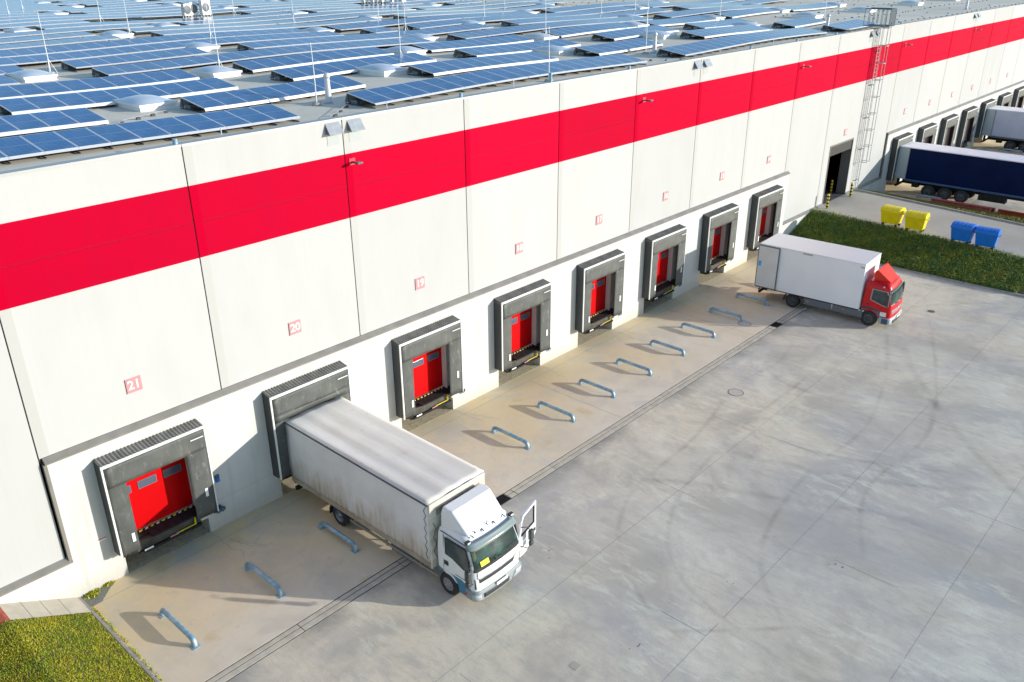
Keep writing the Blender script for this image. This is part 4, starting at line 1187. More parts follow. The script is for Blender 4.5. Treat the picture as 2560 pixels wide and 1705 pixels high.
# cooling units
def unit(x, y, label, w_=1.0, h=1.15):
    o = thing('cooling_unit', label, 'cooling unit', (x, y, roof_z(x)), R(8), 'white cooling units on the roof')
    MB().box(-w_ / 2, w_ / 2, -0.22, 0.22, 0.55, 0.55 + h).build('cabinet', M_CURBW, o, bevel=0.03)
    b = MB()
    for q in range(7): b.box(-w_ / 2 - 0.012, -w_ / 2 - 0.002, -0.18, 0.18, 0.65 + q * h / 8, 0.70 + q * h / 8)
    b.build('louvre', M_GREYPLASTIC, o)
    MB().lathe([(-0.235, 0.0), (-0.235, 0.36), (-0.222, 0.38), (-0.222, 0.0)], (-w_ * 0.05, 0, 0.55 + h * 0.5), 1, 20).build('fan', M_GREYPLASTIC, o)
    b = MB()
    for a in (-0.4, 0.4):
        for c_ in (-0.18, 0.18): b.tube([(a * w_, c_, 0), (a * w_ * 0.9, c_, 0.55)], 0.035, 5)
        b.tube([(a * w_, -0.6, 0), (a * w_ * 0.9, -0.2, 0.5)], 0.03, 5)
    b.build('leg_frame', M_CURBW, o)
unit(34.3, 51.6, 'white cooling unit, left one of the near group on the roof', 0.75, 1.0)
unit(35.1, 51.9, 'white cooling unit, middle one of the near group on the roof', 0.8, 1.1)
unit(35.9, 51.2, 'white cooling unit, right one of the near group on the roof', 0.9, 1.3)
for k, x in enumerate((58.3, 59.0, 59.7, 60.6, 61.4)):
    unit(x, 56.4 - 0.7 * k, f'white cooling unit in the far group on the roof, {ORD[k]} from the left', 0.7, 1.2)
# lightning conductor lines with their holders on the bare roof and near the edge
_h = MB().box(-0.08, 0.08, -0.06, 0.06, 0.0, 0.095)
HOLD = _h.build('wire_holder', M_CLIP)
def conductor(p, q, label, step=1.05):
    o = thing('lightning_conductor', label, 'conductor', (p[0], p[1], 0), 0, 'lightning conductor lines on the roof')
    d = Vector((q[0] - p[0], q[1] - p[1])); L = d.length; d.normalize()
    pts = []; a = 0.0; ho = None
    while a <= L:
        x, y = d.x * a, d.y * a; z = roof_z(p[0] + x); pts.append((x, y, z + 0.11))
        s_ = random.uniform(0.036, 0.058); ho = HOLD.copy(); COL.objects.link(ho); ho.parent = o; ho.location = (x, y, z); ho.scale = (s_ / 0.06,) * 3; a += step * random.uniform(0.92, 1.08)
    MB().tube(pts, 0.007, 4).build('wire', M_ROD, o)
for k, y in enumerate((2.0, 6.9, 12.6, 18.5, 24.4, 30.2, 36.4, 42.5, 48.5, 54.6)):
    conductor((69.5 if y > 2.5 else 67, y), (120, y), f'line of dark wire holders along the bare roof, {ORD[k]} line back from the roof edge', 1.5)
for k, x in enumerate((72.4, 78.5, 85.5, 92.0, 98.5)):
    conductor((x, 3.0), (x, 66), f'line of dark wire holders running straight back over the bare roof, {ORD[k]} from the left', 2.0)
conductor((11.9, 1.0), (15.5, 4.0), 'loose lightning conductor with holders beside the first vent pipe', 0.9)
conductor((35.0, 3.6), (38.2, 1.0), 'loose lightning conductor with holders beside the second vent pipe', 0.9)
conductor((7.2, 6.6), (9.9, 7.9), 'loose lightning conductor with holders in front of the nearest skylight', 0.8)
bpy.data.objects.remove(HOLD)
# ================================================================ lorries (local frame: u across, v forward, w up; built facing -y)
def L(u, v, w): return (u, -v, w)
def outline(hw, vb, vf, r, n=6, bow=0.05):
    """top view outline of a cab level: back left, front left arc, front right arc, back right"""
    pts = [(-hw, vb)]
    for k in range(n + 1):
        a = math.pi / 2 * k / n; pts.append((-hw + r * (1 - math.cos(a)), vf - r + r * math.sin(a)))
    for q in (0.25, 0.5, 0.75):
        u = (-hw + r) + (2 * hw - 2 * r) * q; pts.append((u, vf + bow * (1 - (2 * q - 1) ** 2)))
    for k in range(n, -1, -1):
        a = math.pi / 2 * k / n; pts.append((hw - r * (1 - math.cos(a)), vf - r + r * math.sin(a)))
    pts.append((hw, vb)); return pts
class Cab:
    """levels: list of (w, half width, back v, front v, corner radius)"""
    def __init__(s, levels): s.lv = levels
    def ring(s, w, off=0.0):
        lv = s.lv
        for a, b in zip(lv, lv[1:]):
            if a[0] <= w <= b[0]:
                t = (w - a[0]) / (b[0] - a[0]); q = [x + (y - x) * t for x, y in zip(a, b)]; break
        else: q = lv[-1]
        return [Vector((p[0], p[1], w)) for p in outline(q[1] + off, q[2] - off, q[3] + off, q[4] + off)]
    def shell(s, m, name, parent, w0=None, w1=None, off=0.0, cap=True, bevel=0.0):
        ws = [l[0] for l in s.lv]; ws = [w for w in ws if (w0 is None or w >= w0 - 1e-6) and (w1 is None or w <= w1 + 1e-6)]
        if w0 is not None and abs(ws[0] - w0) > 1e-6: ws.insert(0, w0)
        if w1 is not None and abs(ws[-1] - w1) > 1e-6: ws.append(w1)
        b = MB(); rings = [s.ring(w, off) for w in ws]; n = len(rings[0])
        v = [L(*p) for r in rings for p in r]; f = []
        for i in range(len(rings) - 1):
            for k in range(n): f.append((i * n + k, i * n + (k + 1) % n, (i + 1) * n + (k + 1) % n, (i + 1) * n + k))
        if cap: f += [tuple(range(n)), tuple((len(rings) - 1) * n + k for k in range(n))]
        b.idx(v, f, False); o = b.build(name, m, parent, bevel=bevel)
        for p in o.data.polygons:
            if len(p.vertices) == 4: p.use_smooth = True
        md = o.modifiers.new('split', 'EDGE_SPLIT'); md.split_angle = R(35)
        return o
    def patch(s, m, name, parent, w0, w1, i0, i1, off=0.008, thick=0.012, nw=4, i0b=None, i1b=None):
        """a sheet lying just off the shell between outline positions i0..i1 (fractions of outline index)"""
        b = MB(); rows = []
        for a in range(nw + 1):
            t = a / nw; w = w0 + (w1 - w0) * t; r = s.ring(w, off)
            ia = i0 + ((i0b if i0b is not None else i0) - i0) * t; ib = i1 + ((i1b if i1b is not None else i1) - i1) * t
            N = 16; row = []
            for k in range(N + 1):
                q = ia + (ib - ia) * k / N; j = min(int(q), len(r) - 2); fr = q - j
                row.append(L(*(r[j] + (r[j + 1] - r[j]) * fr)))
            rows.append(row)
        v = [p for r in rows for p in r]; n = len(rows[0]); f = []
        for a in range(nw):
            for k in range(n - 1): f.append((a * n + k, a * n + k + 1, (a + 1) * n + k + 1, (a + 1) * n + k))
        b.idx(v, f, True); o = b.build(name, m, parent)
        sm = o.modifiers.new('thickness', 'SOLIDIFY'); sm.thickness = thick; sm.offset = 0
        return o
def sidepoly(b, pts, u, th):
    """flat polygon on a side plane: pts are (v, w)"""
    v = [L(u, p[0], p[1]) for p in pts] + [L(u + th, p[0], p[1]) for p in pts]; n = len(pts)
    b.idx(v, [tuple(range(n)), tuple(range(n, 2 * n))[::-1]] + [(i, (i + 1) % n, n + (i + 1) % n, n + i) for i in range(n)]); return b
def lbox(b, u0, u1, v0, v1, w0, w1): b.box(u0, u1, -v1, -v0, w0, w1); return b
def wheel(parent, u, v, r, width, side, rim=M_RIM, twin=False, steer=0.0):
    t = MB(); w2 = width / 2
    t.lathe([(-w2, r * 0.62), (-w2 - 0.0, r * 0.80), (-w2 + 0.03, r * 0.96), (-w2 + 0.06, r), (w2 - 0.06, r), (w2 - 0.03, r * 0.96), (w2, r * 0.80), (w2, r * 0.62), (w2 * 0.6, r * 0.56), (-w2 * 0.6, r * 0.56), (-w2, r * 0.62)], (0, 0, 0), 0, 32)
    o = t.build('wheel', M_TYRE, parent, loc=L(u, v, r)); o.rotation_euler = (0, 0, steer)
    s = side; q = MB(); d = 0.10 if twin else 0.03
    q.lathe([(s * (w2 - 0.02), r * 0.63), (s * (w2 - 0.03), r * 0.58), (s * (w2 - d), r * 0.50), (s * (w2 - d - 0.02), r * 0.30), (s * (w2 - d + 0.05), r * 0.26), (s * (w2 - d + 0.06), r * 0.17), (s * (w2 - d + 0.09), r * 0.15), (s * (w2 - d + 0.09), 0.0)], (0, 0, 0), 0, 24)
    q.build('rim', rim, o)
    q = MB()
    for k in range(8):
        a = math.pi / 4 * k; q.lathe([(s * (w2 - d - 0.02), 0.014), (s * (w2 - d + 0.02), 0.014), (s * (w2 - d + 0.02), 0.0)], (0, r * 0.40 * math.cos(a), r * 0.40 * math.sin(a)), 0, 6)
    q.build('wheel_nut', M_LIGHTGREY, o)
    return o
def mirror(parent, u, v, w, s, m=M_MIRROR):
    o = lbox(MB(), u - 0.07, u + 0.07, v - 0.11, v + 0.07, w - 0.02, w + 0.36).build('mirror', m, parent, bevel=0.035)
    lbox(MB(), u - 0.065, u + 0.065, v - 0.10, v + 0.06, w - 0.24, w - 0.05).build('wide_angle_mirror', m, o, bevel=0.03)
    a = MB(); a.tube([L(u - s * 0.20, v - 0.02, w + 0.48), L(u - s * 0.03, v, w + 0.46), L(u, v, w + 0.34)], 0.016, 6)
    a.tube([L(u - s * 0.20, v + 0.0, w - 0.22), L(u - s * 0.04, v, w - 0.26), L(u, v, w - 0.2)], 0.016, 6)
    a.build('mirror_arm', M_DARKPLASTIC, o)

# ---------------------------------------------------------------- white tarpaulin lorry at dock 20
T1 = thing('tarpaulin_lorry', 'white lorry with soiled tarpaulin body and open cab door, backed into dock 20', 'lorry', (9.12, -0.55, 0.0), R(0.5))
BL = 7.55                                  # body length
HB, ZB, ZRF, ZRR = 1.245, 0.98, 3.26, 3.38
# body sides as gently billowed tarpaulin
def billow(u, name, m):
    b = MB(); nv, nw_ = 40, 14; v = []; f = []; s_ = 1 if u > 0 else -1
    for a in range(nv + 1):
        for c_ in range(nw_ + 1):
            q, t = a / nv, c_ / nw_; zt = ZRR + (ZRF - ZRR) * q
            d = 0.022 * math.sin(math.pi * t) * (0.5 + 0.5 * math.sin(q * 19)) + 0.012 * math.sin(q * 47 + t * 5) * math.sin(math.pi * t) - 0.03 * math.exp(-((q - 0.47) / 0.012) ** 2)
            v.append(L(u + s_ * d, BL * q, ZB + (zt - 0.05 - ZB) * t))
    for a in range(nv):
        for c_ in range(nw_): k = a * (nw_ + 1) + c_; f.append((k, k + nw_ + 1, k + nw_ + 2, k + 1))
    b.idx(v, f, True); o = b.build(name, m, T1, recalc=False)
    sm = o.modifiers.new('thickness', 'SOLIDIFY'); sm.thickness = 0.015; sm.offset = 0
billow(-HB, 'side_tarpaulin', M_TARP); billow(HB, 'side_tarpaulin', M_TARP)
b = MB(); nv, nu = 30, 16; v = []; f = []
for a in range(nv + 1):
    for c_ in range(nu + 1):
        q, t = a / nv, c_ / nu; zt = ZRR + (ZRF - ZRR) * q
        sag = 0.035 * math.sin(math.pi * t) + 0.012 * abs(math.sin(q * 5 * math.pi)) * math.sin(math.pi * t) + 0.010 * math.sin(t * 21)
        v.append(L(-HB - 0.02 + (2 * HB + 0.04) * t, BL * q, zt + sag - 0.02))
for a in range(nv):
    for c_ in range(nu): k = a * (nu + 1) + c_; f.append((k, k + nu + 1, k + nu + 2, k + 1))
b.idx(v, f, True); o = b.build('roof_tarpaulin', M_TARPROOF, T1, recalc=False); sm = o.modifiers.new('thickness', 'SOLIDIFY'); sm.thickness = 0.02; sm.offset = 0
n = Nodes('grimy front wall'); vv = n.mapping(); z = n.xyz(vv)
g1 = n.noise(n.mapping((0.5, 1, 1.2)), 2.0, 6)
c = n.mix(n.rng(g1, 0.42, 0.66), (0.66, 0.62, 0.54), (0.42, 0.38, 0.30))
M_GRIME = n.out(c, 0.6)
fw = MB(); lbox(fw, -HB - 0.01, HB + 0.01, BL - 0.03, BL + 0.05, ZB - 0.2, ZRF - 0.03); fw.build('front_wall', M_GRIME, T1, bevel=0.03)
st = MB(); lbox(st, -0.98, 0.98, BL + 0.051, BL + 0.062, 2.72, 2.98); st.build('grey_band', mat('dirty grey band', (0.20, 0.18, 0.15), 0.7, 0, (0.34, 0.31, 0.26), 5), T1, bevel=0.004)
er = MB()
for u in (-HB - 0.025, HB + 0.025):
    er.hexa([L(u - 0.02, 0, ZRR - 0.09), L(u + 0.02, 0, ZRR - 0.09), L(u + 0.02, BL, ZRF - 0.09), L(u - 0.02, BL, ZRF - 0.09)], [L(u - 0.02, 0, ZRR - 0.05), L(u + 0.02, 0, ZRR - 0.05), L(u + 0.02, BL, ZRF - 0.05), L(u - 0.02, BL, ZRF - 0.05)])
er.build('tarpaulin_edge_cord', M_GREYPLASTIC, T1)
# zigzag rope at the front edge of the left side
zr = MB(); pts = []
for k in range(13):
    pts.append(L(-HB - 0.03, BL - 0.10 - (0.10 if k % 2 else 0.0), 3.12 - k * 0.165))
zr.tube(pts, 0.009, 5); zr.build('lacing_rope', M_DARKPLASTIC, T1)
zr = MB(); pts = [L(-HB + 0.12 * (k % 2) + 0.10, BL + 0.07, 2.55 - k * 0.28) for k in range(6)]; zr.tube(pts, 0.009, 5); zr.build('lacing_rope', M_DARKPLASTIC, T1)
# floor frame, side rail, underrun bars, chassis
fr = MB(); lbox(fr, -HB - 0.02, HB + 0.02, 0.0, BL, ZB - 0.16, ZB + 0.02); fr.build('load_bed', mat('dusty beige rail', (0.42, 0.36, 0.28), 0.7, 0, (0.30, 0.24, 0.17), 2), T1, bevel=0.01)
ch = MB(); lbox(ch, -0.45, -0.37, 0.3, BL + 0.9, 0.55, 0.82); lbox(ch, 0.37, 0.45, 0.3, BL + 0.9, 0.55, 0.82)
lbox(ch, -0.9, 0.9, 2.5, 2.62, 0.36, 0.6); ch.build('chassis', M_BLACKSTEEL, T1)
ub = MB()
for s_ in (-1, 1):
    lbox(ub, s_ * 1.16 - 0.02, s_ * 1.16 + 0.02, 3.3, BL + 0.2, 0.52, 0.62)
    for v_ in (3.5, 5.2, 6.9): lbox(ub, s_ * 1.14 - 0.02, s_ * 1.14 + 0.02, v_, v_ + 0.06, 0.45, ZB - 0.16)
ub.build('underrun_rail', mat('dusty grey rail', (0.25, 0.23, 0.20), 0.6), T1)
bx = MB(); lbox(bx, -1.12, -0.6, 5.4, 6.4, 0.35, 0.80); lbox(bx, 0.6, 1.12, 4.3, 5.4, 0.35, 0.80); bx.build('tank', M_GREYPLASTIC, T1, bevel=0.04)
rb = MB(); lbox(rb, -1.2, 1.2, 0.05, 0.17, 0.42, 0.56); lbox(rb, -1.2, 1.2, 0.0, 0.1, 0.72, 0.82); rb.build('rear_bumper', M_BLACKSTEEL, T1)
tl = MB(); lbox(tl, -1.15, -0.85, -0.01, 0.0, 0.62, 0.72); lbox(tl, 0.85, 1.15, -0.01, 0.0, 0.62, 0.72); tl.build('tail_lamp', M_REDLAMP, T1)
for s_ in (-1, 1):
    wheel(T1, s_ * 0.93, 2.62, 0.40, 0.48, s_, M_RIM, True)
    mg = MB(); pr = [(2.62 + 0.50 * math.cos(a), 0.42 + 0.50 * math.sin(a)) for a in [math.pi * k / 14 for k in range(-1, 16)]]
    for (p, q) in zip(pr, pr[1:]):
        mg.hexa([L(s_ * 0.68, p[0], p[1]), L(s_ * 1.2, p[0], p[1]), L(s_ * 1.2, q[0], q[1]), L(s_ * 0.68, q[0], q[1])], [L(s_ * 0.68, p[0], p[1] + 0.015), L(s_ * 1.2, p[0], p[1] + 0.015), L(s_ * 1.2, q[0], q[1] + 0.015), L(s_ * 0.68, q[0], q[1] + 0.015)])
    mg.build('mudguard', M_BLACK, T1)
    wheel(T1, s_ * 0.97, 8.14, 0.40, 0.29, s_, M_RIMWORN)
# cab
VB, VF = 7.74, 9.33
cab = Cab([(0.42, 1.04, VB + 0.95, VF + 0.02, 0.22), (0.95, 1.09, VB, VF + 0.03, 0.22), (1.45, 1.10, VB, VF, 0.24), (1.60, 1.10, VB, VF - 0.03, 0.24), (2.22, 1.05, VB, VF - 0.28, 0.24), (2.40, 1.00, VB + 0.03, VF - 0.42, 0.26), (2.47, 0.92, VB + 0.08, VF - 0.52, 0.24)])
cabo = cab.shell(M_TRUCKWHITE, 'cab', T1, 0.95, None)
low = cab.shell(M_TRUCKWHITE, 'lower_front', T1, 0.62, 0.95)
# wheel arch panel, blue skirt
for s_ in (-1, 1):
    sk = MB()
    prof = [(VF - 0.22, 0.40), (VF - 0.22, 0.86), (8.72, 0.95), (8.60, 0.95)]
    arc = [(8.14 + 0.50 * math.cos(a), 0.42 + 0.50 * math.sin(a)) for a in [math.pi * k / 20 for k in range(-1, 15)]]
    prof = [(VF - 0.20, 0.36), (VF - 0.20, 0.72), (8.85, 0.86), (8.45, 1.0), (8.10, 1.06), (7.80, 1.02), (7.74, 0.92)] + [(8.14 + 0.49 * math.cos(a), 0.42 + 0.49 * math.sin(a)) for a in [math.pi * (0.86 - 0.86 * k / 14) for k in range(15)]] + [(8.72, 0.36)]
    sidepoly(sk, prof, s_ * 1.085 - (0.05 if s_ > 0 else 0.0), 0.05).build('side_skirt', M_TRUCKBLUE, T1)
    sd_ = MB(); lbox(sd_, s_ * 1.145 - 0.006, s_ * 1.145 + 0.006, 8.95, 9.02, 0.50, 0.57); sd_.build('side_reflector', M_REDLAMP, T1)
cab.patch(M_SCREEN, 'windscreen', T1, 1.50, 2.20, 4.3, 12.7, 0.008)
cab.patch(M_BLACK, 'wiper_panel', T1, 1.41, 1.50, 3.8, 13.2, 0.006)
# front details
cab.patch(M_DARKPLASTIC, 'grille', T1, 0.98, 1.13, 6.6, 10.4, 0.012, i0b=6.3, i1b=10.7)
cab.patch(M_TRUCKWHITE, 'front_flap', T1, 1.16, 1.40, 5.6, 11.4, 0.014)
cab.patch(M_STEEL, 'chrome_strip', T1, 1.125, 1.155, 6.2, 10.8, 0.02)
bump = Cab([(0.28, 1.05, VB + 1.25, VF + 0.03, 0.22), (0.34, 1.09, VB + 1.2, VF + 0.09, 0.24), (0.60, 1.11, VB + 1.2, VF + 0.09, 0.24), (0.68, 1.10, VB + 1.2, VF + 0.05, 0.24)])
bump.shell(mat('bumper plastic', (0.26, 0.29, 0.30), 0.5), 'bumper', T1, None, None)
bump.patch(M_LIGHTGREY, 'bumper_corner', T1, 0.36, 0.60, 1.6, 6.8, 0.008, i1b=6.5); bump.patch(M_LIGHTGREY, 'bumper_corner', T1, 0.36, 0.60, 10.2, 15.4, 0.008, i0b=10.5)
bump.patch(M_LAMPGLASS, 'headlight', T1, 0.47, 0.58, 3.2, 6.5, 0.018); bump.patch(M_LAMPGLASS, 'headlight', T1, 0.47, 0.58, 10.5, 13.8, 0.018)
bump.patch(M_DARKPLASTIC, 'lower_grille', T1, 0.40, 0.56, 7.2, 9.8, 0.012)
lp = MB(); lbox(lp, -0.26, 0.26, VF + 0.155, VF + 0.165, 0.58, 0.69); lp.build('number_plate', M_PLATE, T1)
for s_, a, c_ in ((-1, 3.6, 4.6), (1, 12.4, 13.4)):
    cab.patch(M_DARKPLASTIC, 'air_deflector', T1, 0.78, 1.16, a, c_, 0.010, i0b=a + 0.3, i1b=c_ - 0.3)
# sun visor over the screen
vis = Cab([(2.16, 1.10, VF - 0.95, VF - 0.10, 0.26), (2.36, 1.06, VF - 0.95, VF - 0.26, 0.26)])
vis.patch(M_VISOR, 'sun_visor', T1, 2.17, 2.37, 2.6, 14.4, 0.03, 0.012)
for s_ in (-1, 1):
    o = lbox(MB(), s_ * 0.98 - 0.09, s_ * 0.98 + 0.09, VF - 0.42, VF - 0.30, 2.34, 2.42).build('corner_lamp', M_DARKPLASTIC, T1, bevel=0.015)
    lbox(MB(), s_ * 0.98 - 0.06, s_ * 0.98 + 0.06, VF - 0.30, VF - 0.285, 2.355, 2.405).build('lens', M_WHITEPAINT, o)
# side windows, door lines and handles (left closed, right doorway open)
for s_ in (-1,):
    w_ = MB(); sidepoly(w_, [(8.12, 1.62), (8.12, 2.18), (8.98, 2.16), (9.10, 1.80), (9.12, 1.40), (8.88, 1.40), (8.72, 1.46), (8.40, 1.58)], s_ * 1.118, 0.02)
    w_.build('side_window', M_SIDEGLASS, T1).rotation_euler = (0, 0, 0)
    ed = MB(); q = [(8.07, 1.58), (8.07, 2.22), (9.03, 2.20), (9.16, 1.80), (9.17, 1.36), (8.86, 1.36), (8.70, 1.42), (8.38, 1.54)]
    sidepoly(ed, q, s_ * 1.111, 0.012); ed.build('window_seal', M_BLACK, T1)
    hd = MB(); lbox(hd, -1.120, -1.095, 8.02, 8.20, 1.16, 1.32); hd.build('door_handle', M_DARKPLASTIC, T1, bevel=0.008)
    dl = MB()
    for p0, p1 in (((7.98, 1.0), (7.98, 2.25)), ((9.20, 0.98), (9.20, 2.0)), ((8.5, 0.99), (9.20, 0.98))):
        dv, dw = p1[0] - p0[0], p1[1] - p0[1]
        a = 0.006 if abs(dw) > abs(dv) else 0; c_ = 0.006 if a == 0 else 0
        dl.hexa([L(-1.106, p0[0] - a, p0[1] - c_), L(-1.09, p0[0] - a, p0[1] - c_), L(-1.09, p0[0] + a, p0[1] + c_), L(-1.106, p0[0] + a, p0[1] + c_)], [L(-1.106 + (0.03 if p1[1] > 1.9 else 0), p1[0] - a, p1[1] - c_), L(-1.06, p1[0] - a, p1[1] - c_), L(-1.06, p1[0] + a, p1[1] + c_), L(-1.106 + (0.03 if p1[1] > 1.9 else 0), p1[0] + a, p1[1] + c_)])
    dl.build('door_gap', M_GREYPLASTIC, T1)
    rg2 = MB(); rg2.tube([L(-1.06, 7.85, 2.33), L(-1.06, 9.0, 2.28)], 0.014, 5); rg2.build('rain_gutter', M_DARKPLASTIC, T1)
op = MB(); sidepoly(op, [(8.02, 0.98), (8.02, 2.2), (9.02, 2.2), (9.16, 1.7), (9.18, 1.0), (8.85, 0.98)], 1.095, 0.012); op.build('door_opening', M_DARKPLASTIC, T1)
mirror(T1, -1.36, 9.34, 1.34, -1)
# open door: hinged at the front right corner, swung out sideways
do = thing('open_door', 'x', 'door'); del do['category']; del do['label']
do.parent = T1; do.location = L(1.10, 9.20, 0); do.rotation_euler = (0, 0, R(8))
def dpoly(pts, y0, y1, m, name):
    b = MB(); n = len(pts); v = [(p[0], y0, p[1]) for p in pts] + [(p[0], y1, p[1]) for p in pts]
    b.idx(v, [tuple(range(n)), tuple(range(n, 2 * n))[::-1]] + [(i, (i + 1) % n, n + (i + 1) % n, n + i) for i in range(n)]); return b.build(name, m, do)
def dring(outer, inner, y0, y1, m, name):
    b = MB(); n = len(outer)
    for y in (y0, y1):
        pass
    v = [(p[0], y0, p[1]) for p in outer] + [(p[0], y0, p[1]) for p in inner] + [(p[0], y1, p[1]) for p in outer] + [(p[0], y1, p[1]) for p in inner]
    f = []
    for i in range(n):
        j = (i + 1) % n
        f += [(i, j, n + j, n + i), (2 * n + i, 3 * n + i, 3 * n + j, 2 * n + j), (i, 2 * n + i, 2 * n + j, j), (n + i, n + j, 3 * n + j, 3 * n + i)]
    b.idx(v, f); return b.build(name, m, do)
dpoly([(0.02, 0.70), (0.02, 1.38), (1.0, 1.50), (1.0, 1.15), (0.72, 0.86), (0.35, 0.70)], -0.035, 0.035, M_TRUCKWHITE, 'door_panel')
out_ = [(0.02, 1.38), (0.12, 2.02), (0.22, 2.24), (1.0, 2.40), (1.0, 1.50)]; inn = [(0.08, 1.44), (0.17, 1.98), (0.26, 2.15), (0.92, 2.29), (0.92, 1.56)]
dring(out_, inn, -0.035, 0.035, M_TRUCKWHITE, 'window_frame')
inn2 = [(0.11, 1.48), (0.20, 1.97), (0.28, 2.11), (0.89, 2.24), (0.89, 1.59)]
dring(inn, inn2, -0.02, 0.02, M_BLACK, 'window_seal')
MB().box(0.84, 0.96, -0.05, -0.034, 1.22, 1.36).build('handle', M_DARKPLASTIC, do, bevel=0.006)
mo = MB().box(0.30, 0.50, -0.30, -0.16, 1.28, 1.66).build('mirror', M_MIRROR, do, bevel=0.04)
MB().box(0.31, 0.49, -0.29, -0.17, 1.06, 1.24).build('wide_angle_mirror', M_MIRROR, do, bevel=0.035)
am = MB(); am.tube([(0.10, -0.04, 1.86), (0.25, -0.2, 1.84), (0.36, -0.23, 1.64)], 0.016, 6); am.tube([(0.06, -0.04, 1.14), (0.25, -0.2, 1.0), (0.36, -0.23, 1.1)], 0.016, 6); am.build('mirror_arm', M_DARKPLASTIC, do)
# roof spoiler with lamps and wipers
sp = MB(); lo = [L(-0.96, 7.80, 2.42), L(-0.90, 9.02, 2.43), L(0.90, 9.02, 2.43), L(0.96, 7.80, 2.42)]
sp.idx([L(-1.0, 7.80, 2.40), L(-0.84, 8.88, 2.44), L(0.84, 8.88, 2.44), L(1.0, 7.80, 2.40), L(-0.97, 7.80, 2.95), L(-0.90, 8.02, 3.10), L(-0.86, 8.20, 3.08), L(0.86, 8.20, 3.08), L(0.90, 8.02, 3.10), L(0.97, 7.80, 2.95), L(-0.86, 7.80, 3.12), L(0.86, 7.80, 3.12)],
       [(0, 1, 2, 3), (1, 6, 7, 2), (0, 4, 5, 6, 1), (3, 2, 7, 8, 9), (5, 10, 11, 8, 7, 6), (4, 10, 5), (9, 8, 11), (0, 3, 9, 11, 10, 4)])
sp.build('roof_spoiler', M_TRUCKWHITE, T1, bevel=0.05, segs=3)
rw = MB()
for u in (-0.72, -0.26, 0.26, 0.72): rw.tube([L(u, 8.66, 2.50), L(u - 0.02, 9.0, 2.44)], 0.017, 5)
rw.build('roof_strip', M_DARKPLASTIC, T1)
rw = MB(); rw.tube([L(-0.55, 8.86, 2.46), L(-0.55, 8.88, 2.55)], [0.03, 0.008], 6); rw.tube([L(0.0, 8.86, 2.46), L(0, 8.86, 2.72)], [0.02, 0.006], 5); rw.build('aerial', M_BLACK, T1)
rh = MB(); lbox(rh, -0.5, 0.5, 8.62, 8.74, 2.47, 2.50); rh.build('roof_hatch_edge', M_LIGHTGREY, T1)
wp = MB()
for u0, u1 in ((-0.75, -0.15), (-0.05, 0.55)): wp.tube([L(u1, VF + 0.06, 1.50), L((u0 + u1) / 2, VF + 0.07, 1.52), L(u0, VF + 0.045, 1.545)], 0.013, 5)
wp.build('wiper', M_BLACK, T1)
yc = MB(); yc.hexa([L(-0.80, VF + 0.035, 1.555), L(-0.45, VF + 0.05, 1.555), L(-0.45, VF - 0.015, 1.705), L(-0.80, VF - 0.03, 1.705)], [L(-0.80, VF + 0.040, 1.555), L(-0.45, VF + 0.055, 1.555), L(-0.45, VF - 0.010, 1.705), L(-0.80, VF - 0.025, 1.705)])
tag(yc.build('yellow_card', M_YCARD, T1), 'x', 'x'); del bpy.data.objects['yellow_card']['category']; del bpy.data.objects['yellow_card']['label']

# ---------------------------------------------------------------- red cab box lorry
T2 = thing('box_lorry', 'red cab lorry with plain white box body, parked near the grass bank', 'lorry', (39.12, -3.58, 0.0), R(3.2))
BL2 = 6.0
bd = MB(); lbox(bd, -1.25, 1.25, 0.0, BL2, 0.85, 3.42); bd.build('box_body', M_BOXWHITE, T2, bevel=0.035)
rf = MB(); lbox(rf, -1.262, 1.262, -0.01, BL2 + 0.012, 3.40, 3.45); rf.build('roof_edge', M_ALU, T2, bevel=0.02)
mk = MB(); lbox(mk, -1.266, -1.25, 2.55, 3.1, 3.31, 3.39); lbox(mk, -1.266, -1.25, 5.75, 5.97, 3.20, 3.28); mk.build('fitting', M_STEEL, T2)
for s_ in (-1, 1):
    d_ = lbox(MB(), s_ * 1.315 - 0.03, s_ * 1.315 + 0.03, 0.0, 1.20, 0.92, 3.34).build('rear_door', M_BOXPANEL, T2, bevel=0.01)
    fr = MB()
    for (v0, v1, w0, w1) in ((-0.02, 1.24, 3.34, 3.385), (-0.02, 1.24, 0.875, 0.92), (-0.02, 0.025, 0.92, 3.34), (1.195, 1.24, 0.92, 3.34)):
        lbox(fr, s_ * 1.315 - 0.036, s_ * 1.315 + 0.036, v0, v1, w0, w1)
    fr.build('frame', M_GREYPLASTIC, d_)
    if s_ < 0:
        st = MB(); lbox(st, -1.352, -1.346, 0.06, 0.24, 2.15, 2.45); st.build('blue_sticker', mat('sky blue sticker', (0.06, 0.38, 0.72), 0.5), d_)
ch = MB(); lbox(ch, -0.44, -0.36, 0.2, BL2 + 1.2, 0.55, 0.80); lbox(ch, 0.36, 0.44, 0.2, BL2 + 1.2, 0.55, 0.80); lbox(ch, -1.22, 1.22, 0.02, BL2 - 0.02, 0.80, 0.848); ch.build('chassis', M_BLACKSTEEL, T2)
rb = MB(); lbox(rb, -1.1, 1.1, 0.15, 0.25, 0.42, 0.54); lbox(rb, -0.7, -0.6, 0.2, 0.5, 0.5, 0.8); lbox(rb, 0.6, 0.7, 0.2, 0.5, 0.5, 0.8); rb.build('rear_bumper', M_BLACKSTEEL, T2)
tl = MB(); lbox(tl, -1.1, -0.8, 0.13, 0.149, 0.56, 0.66); lbox(tl, 0.8, 1.1, 0.13, 0.149, 0.56, 0.66); tl.build('tail_lamp', M_REDLAMP, T2)
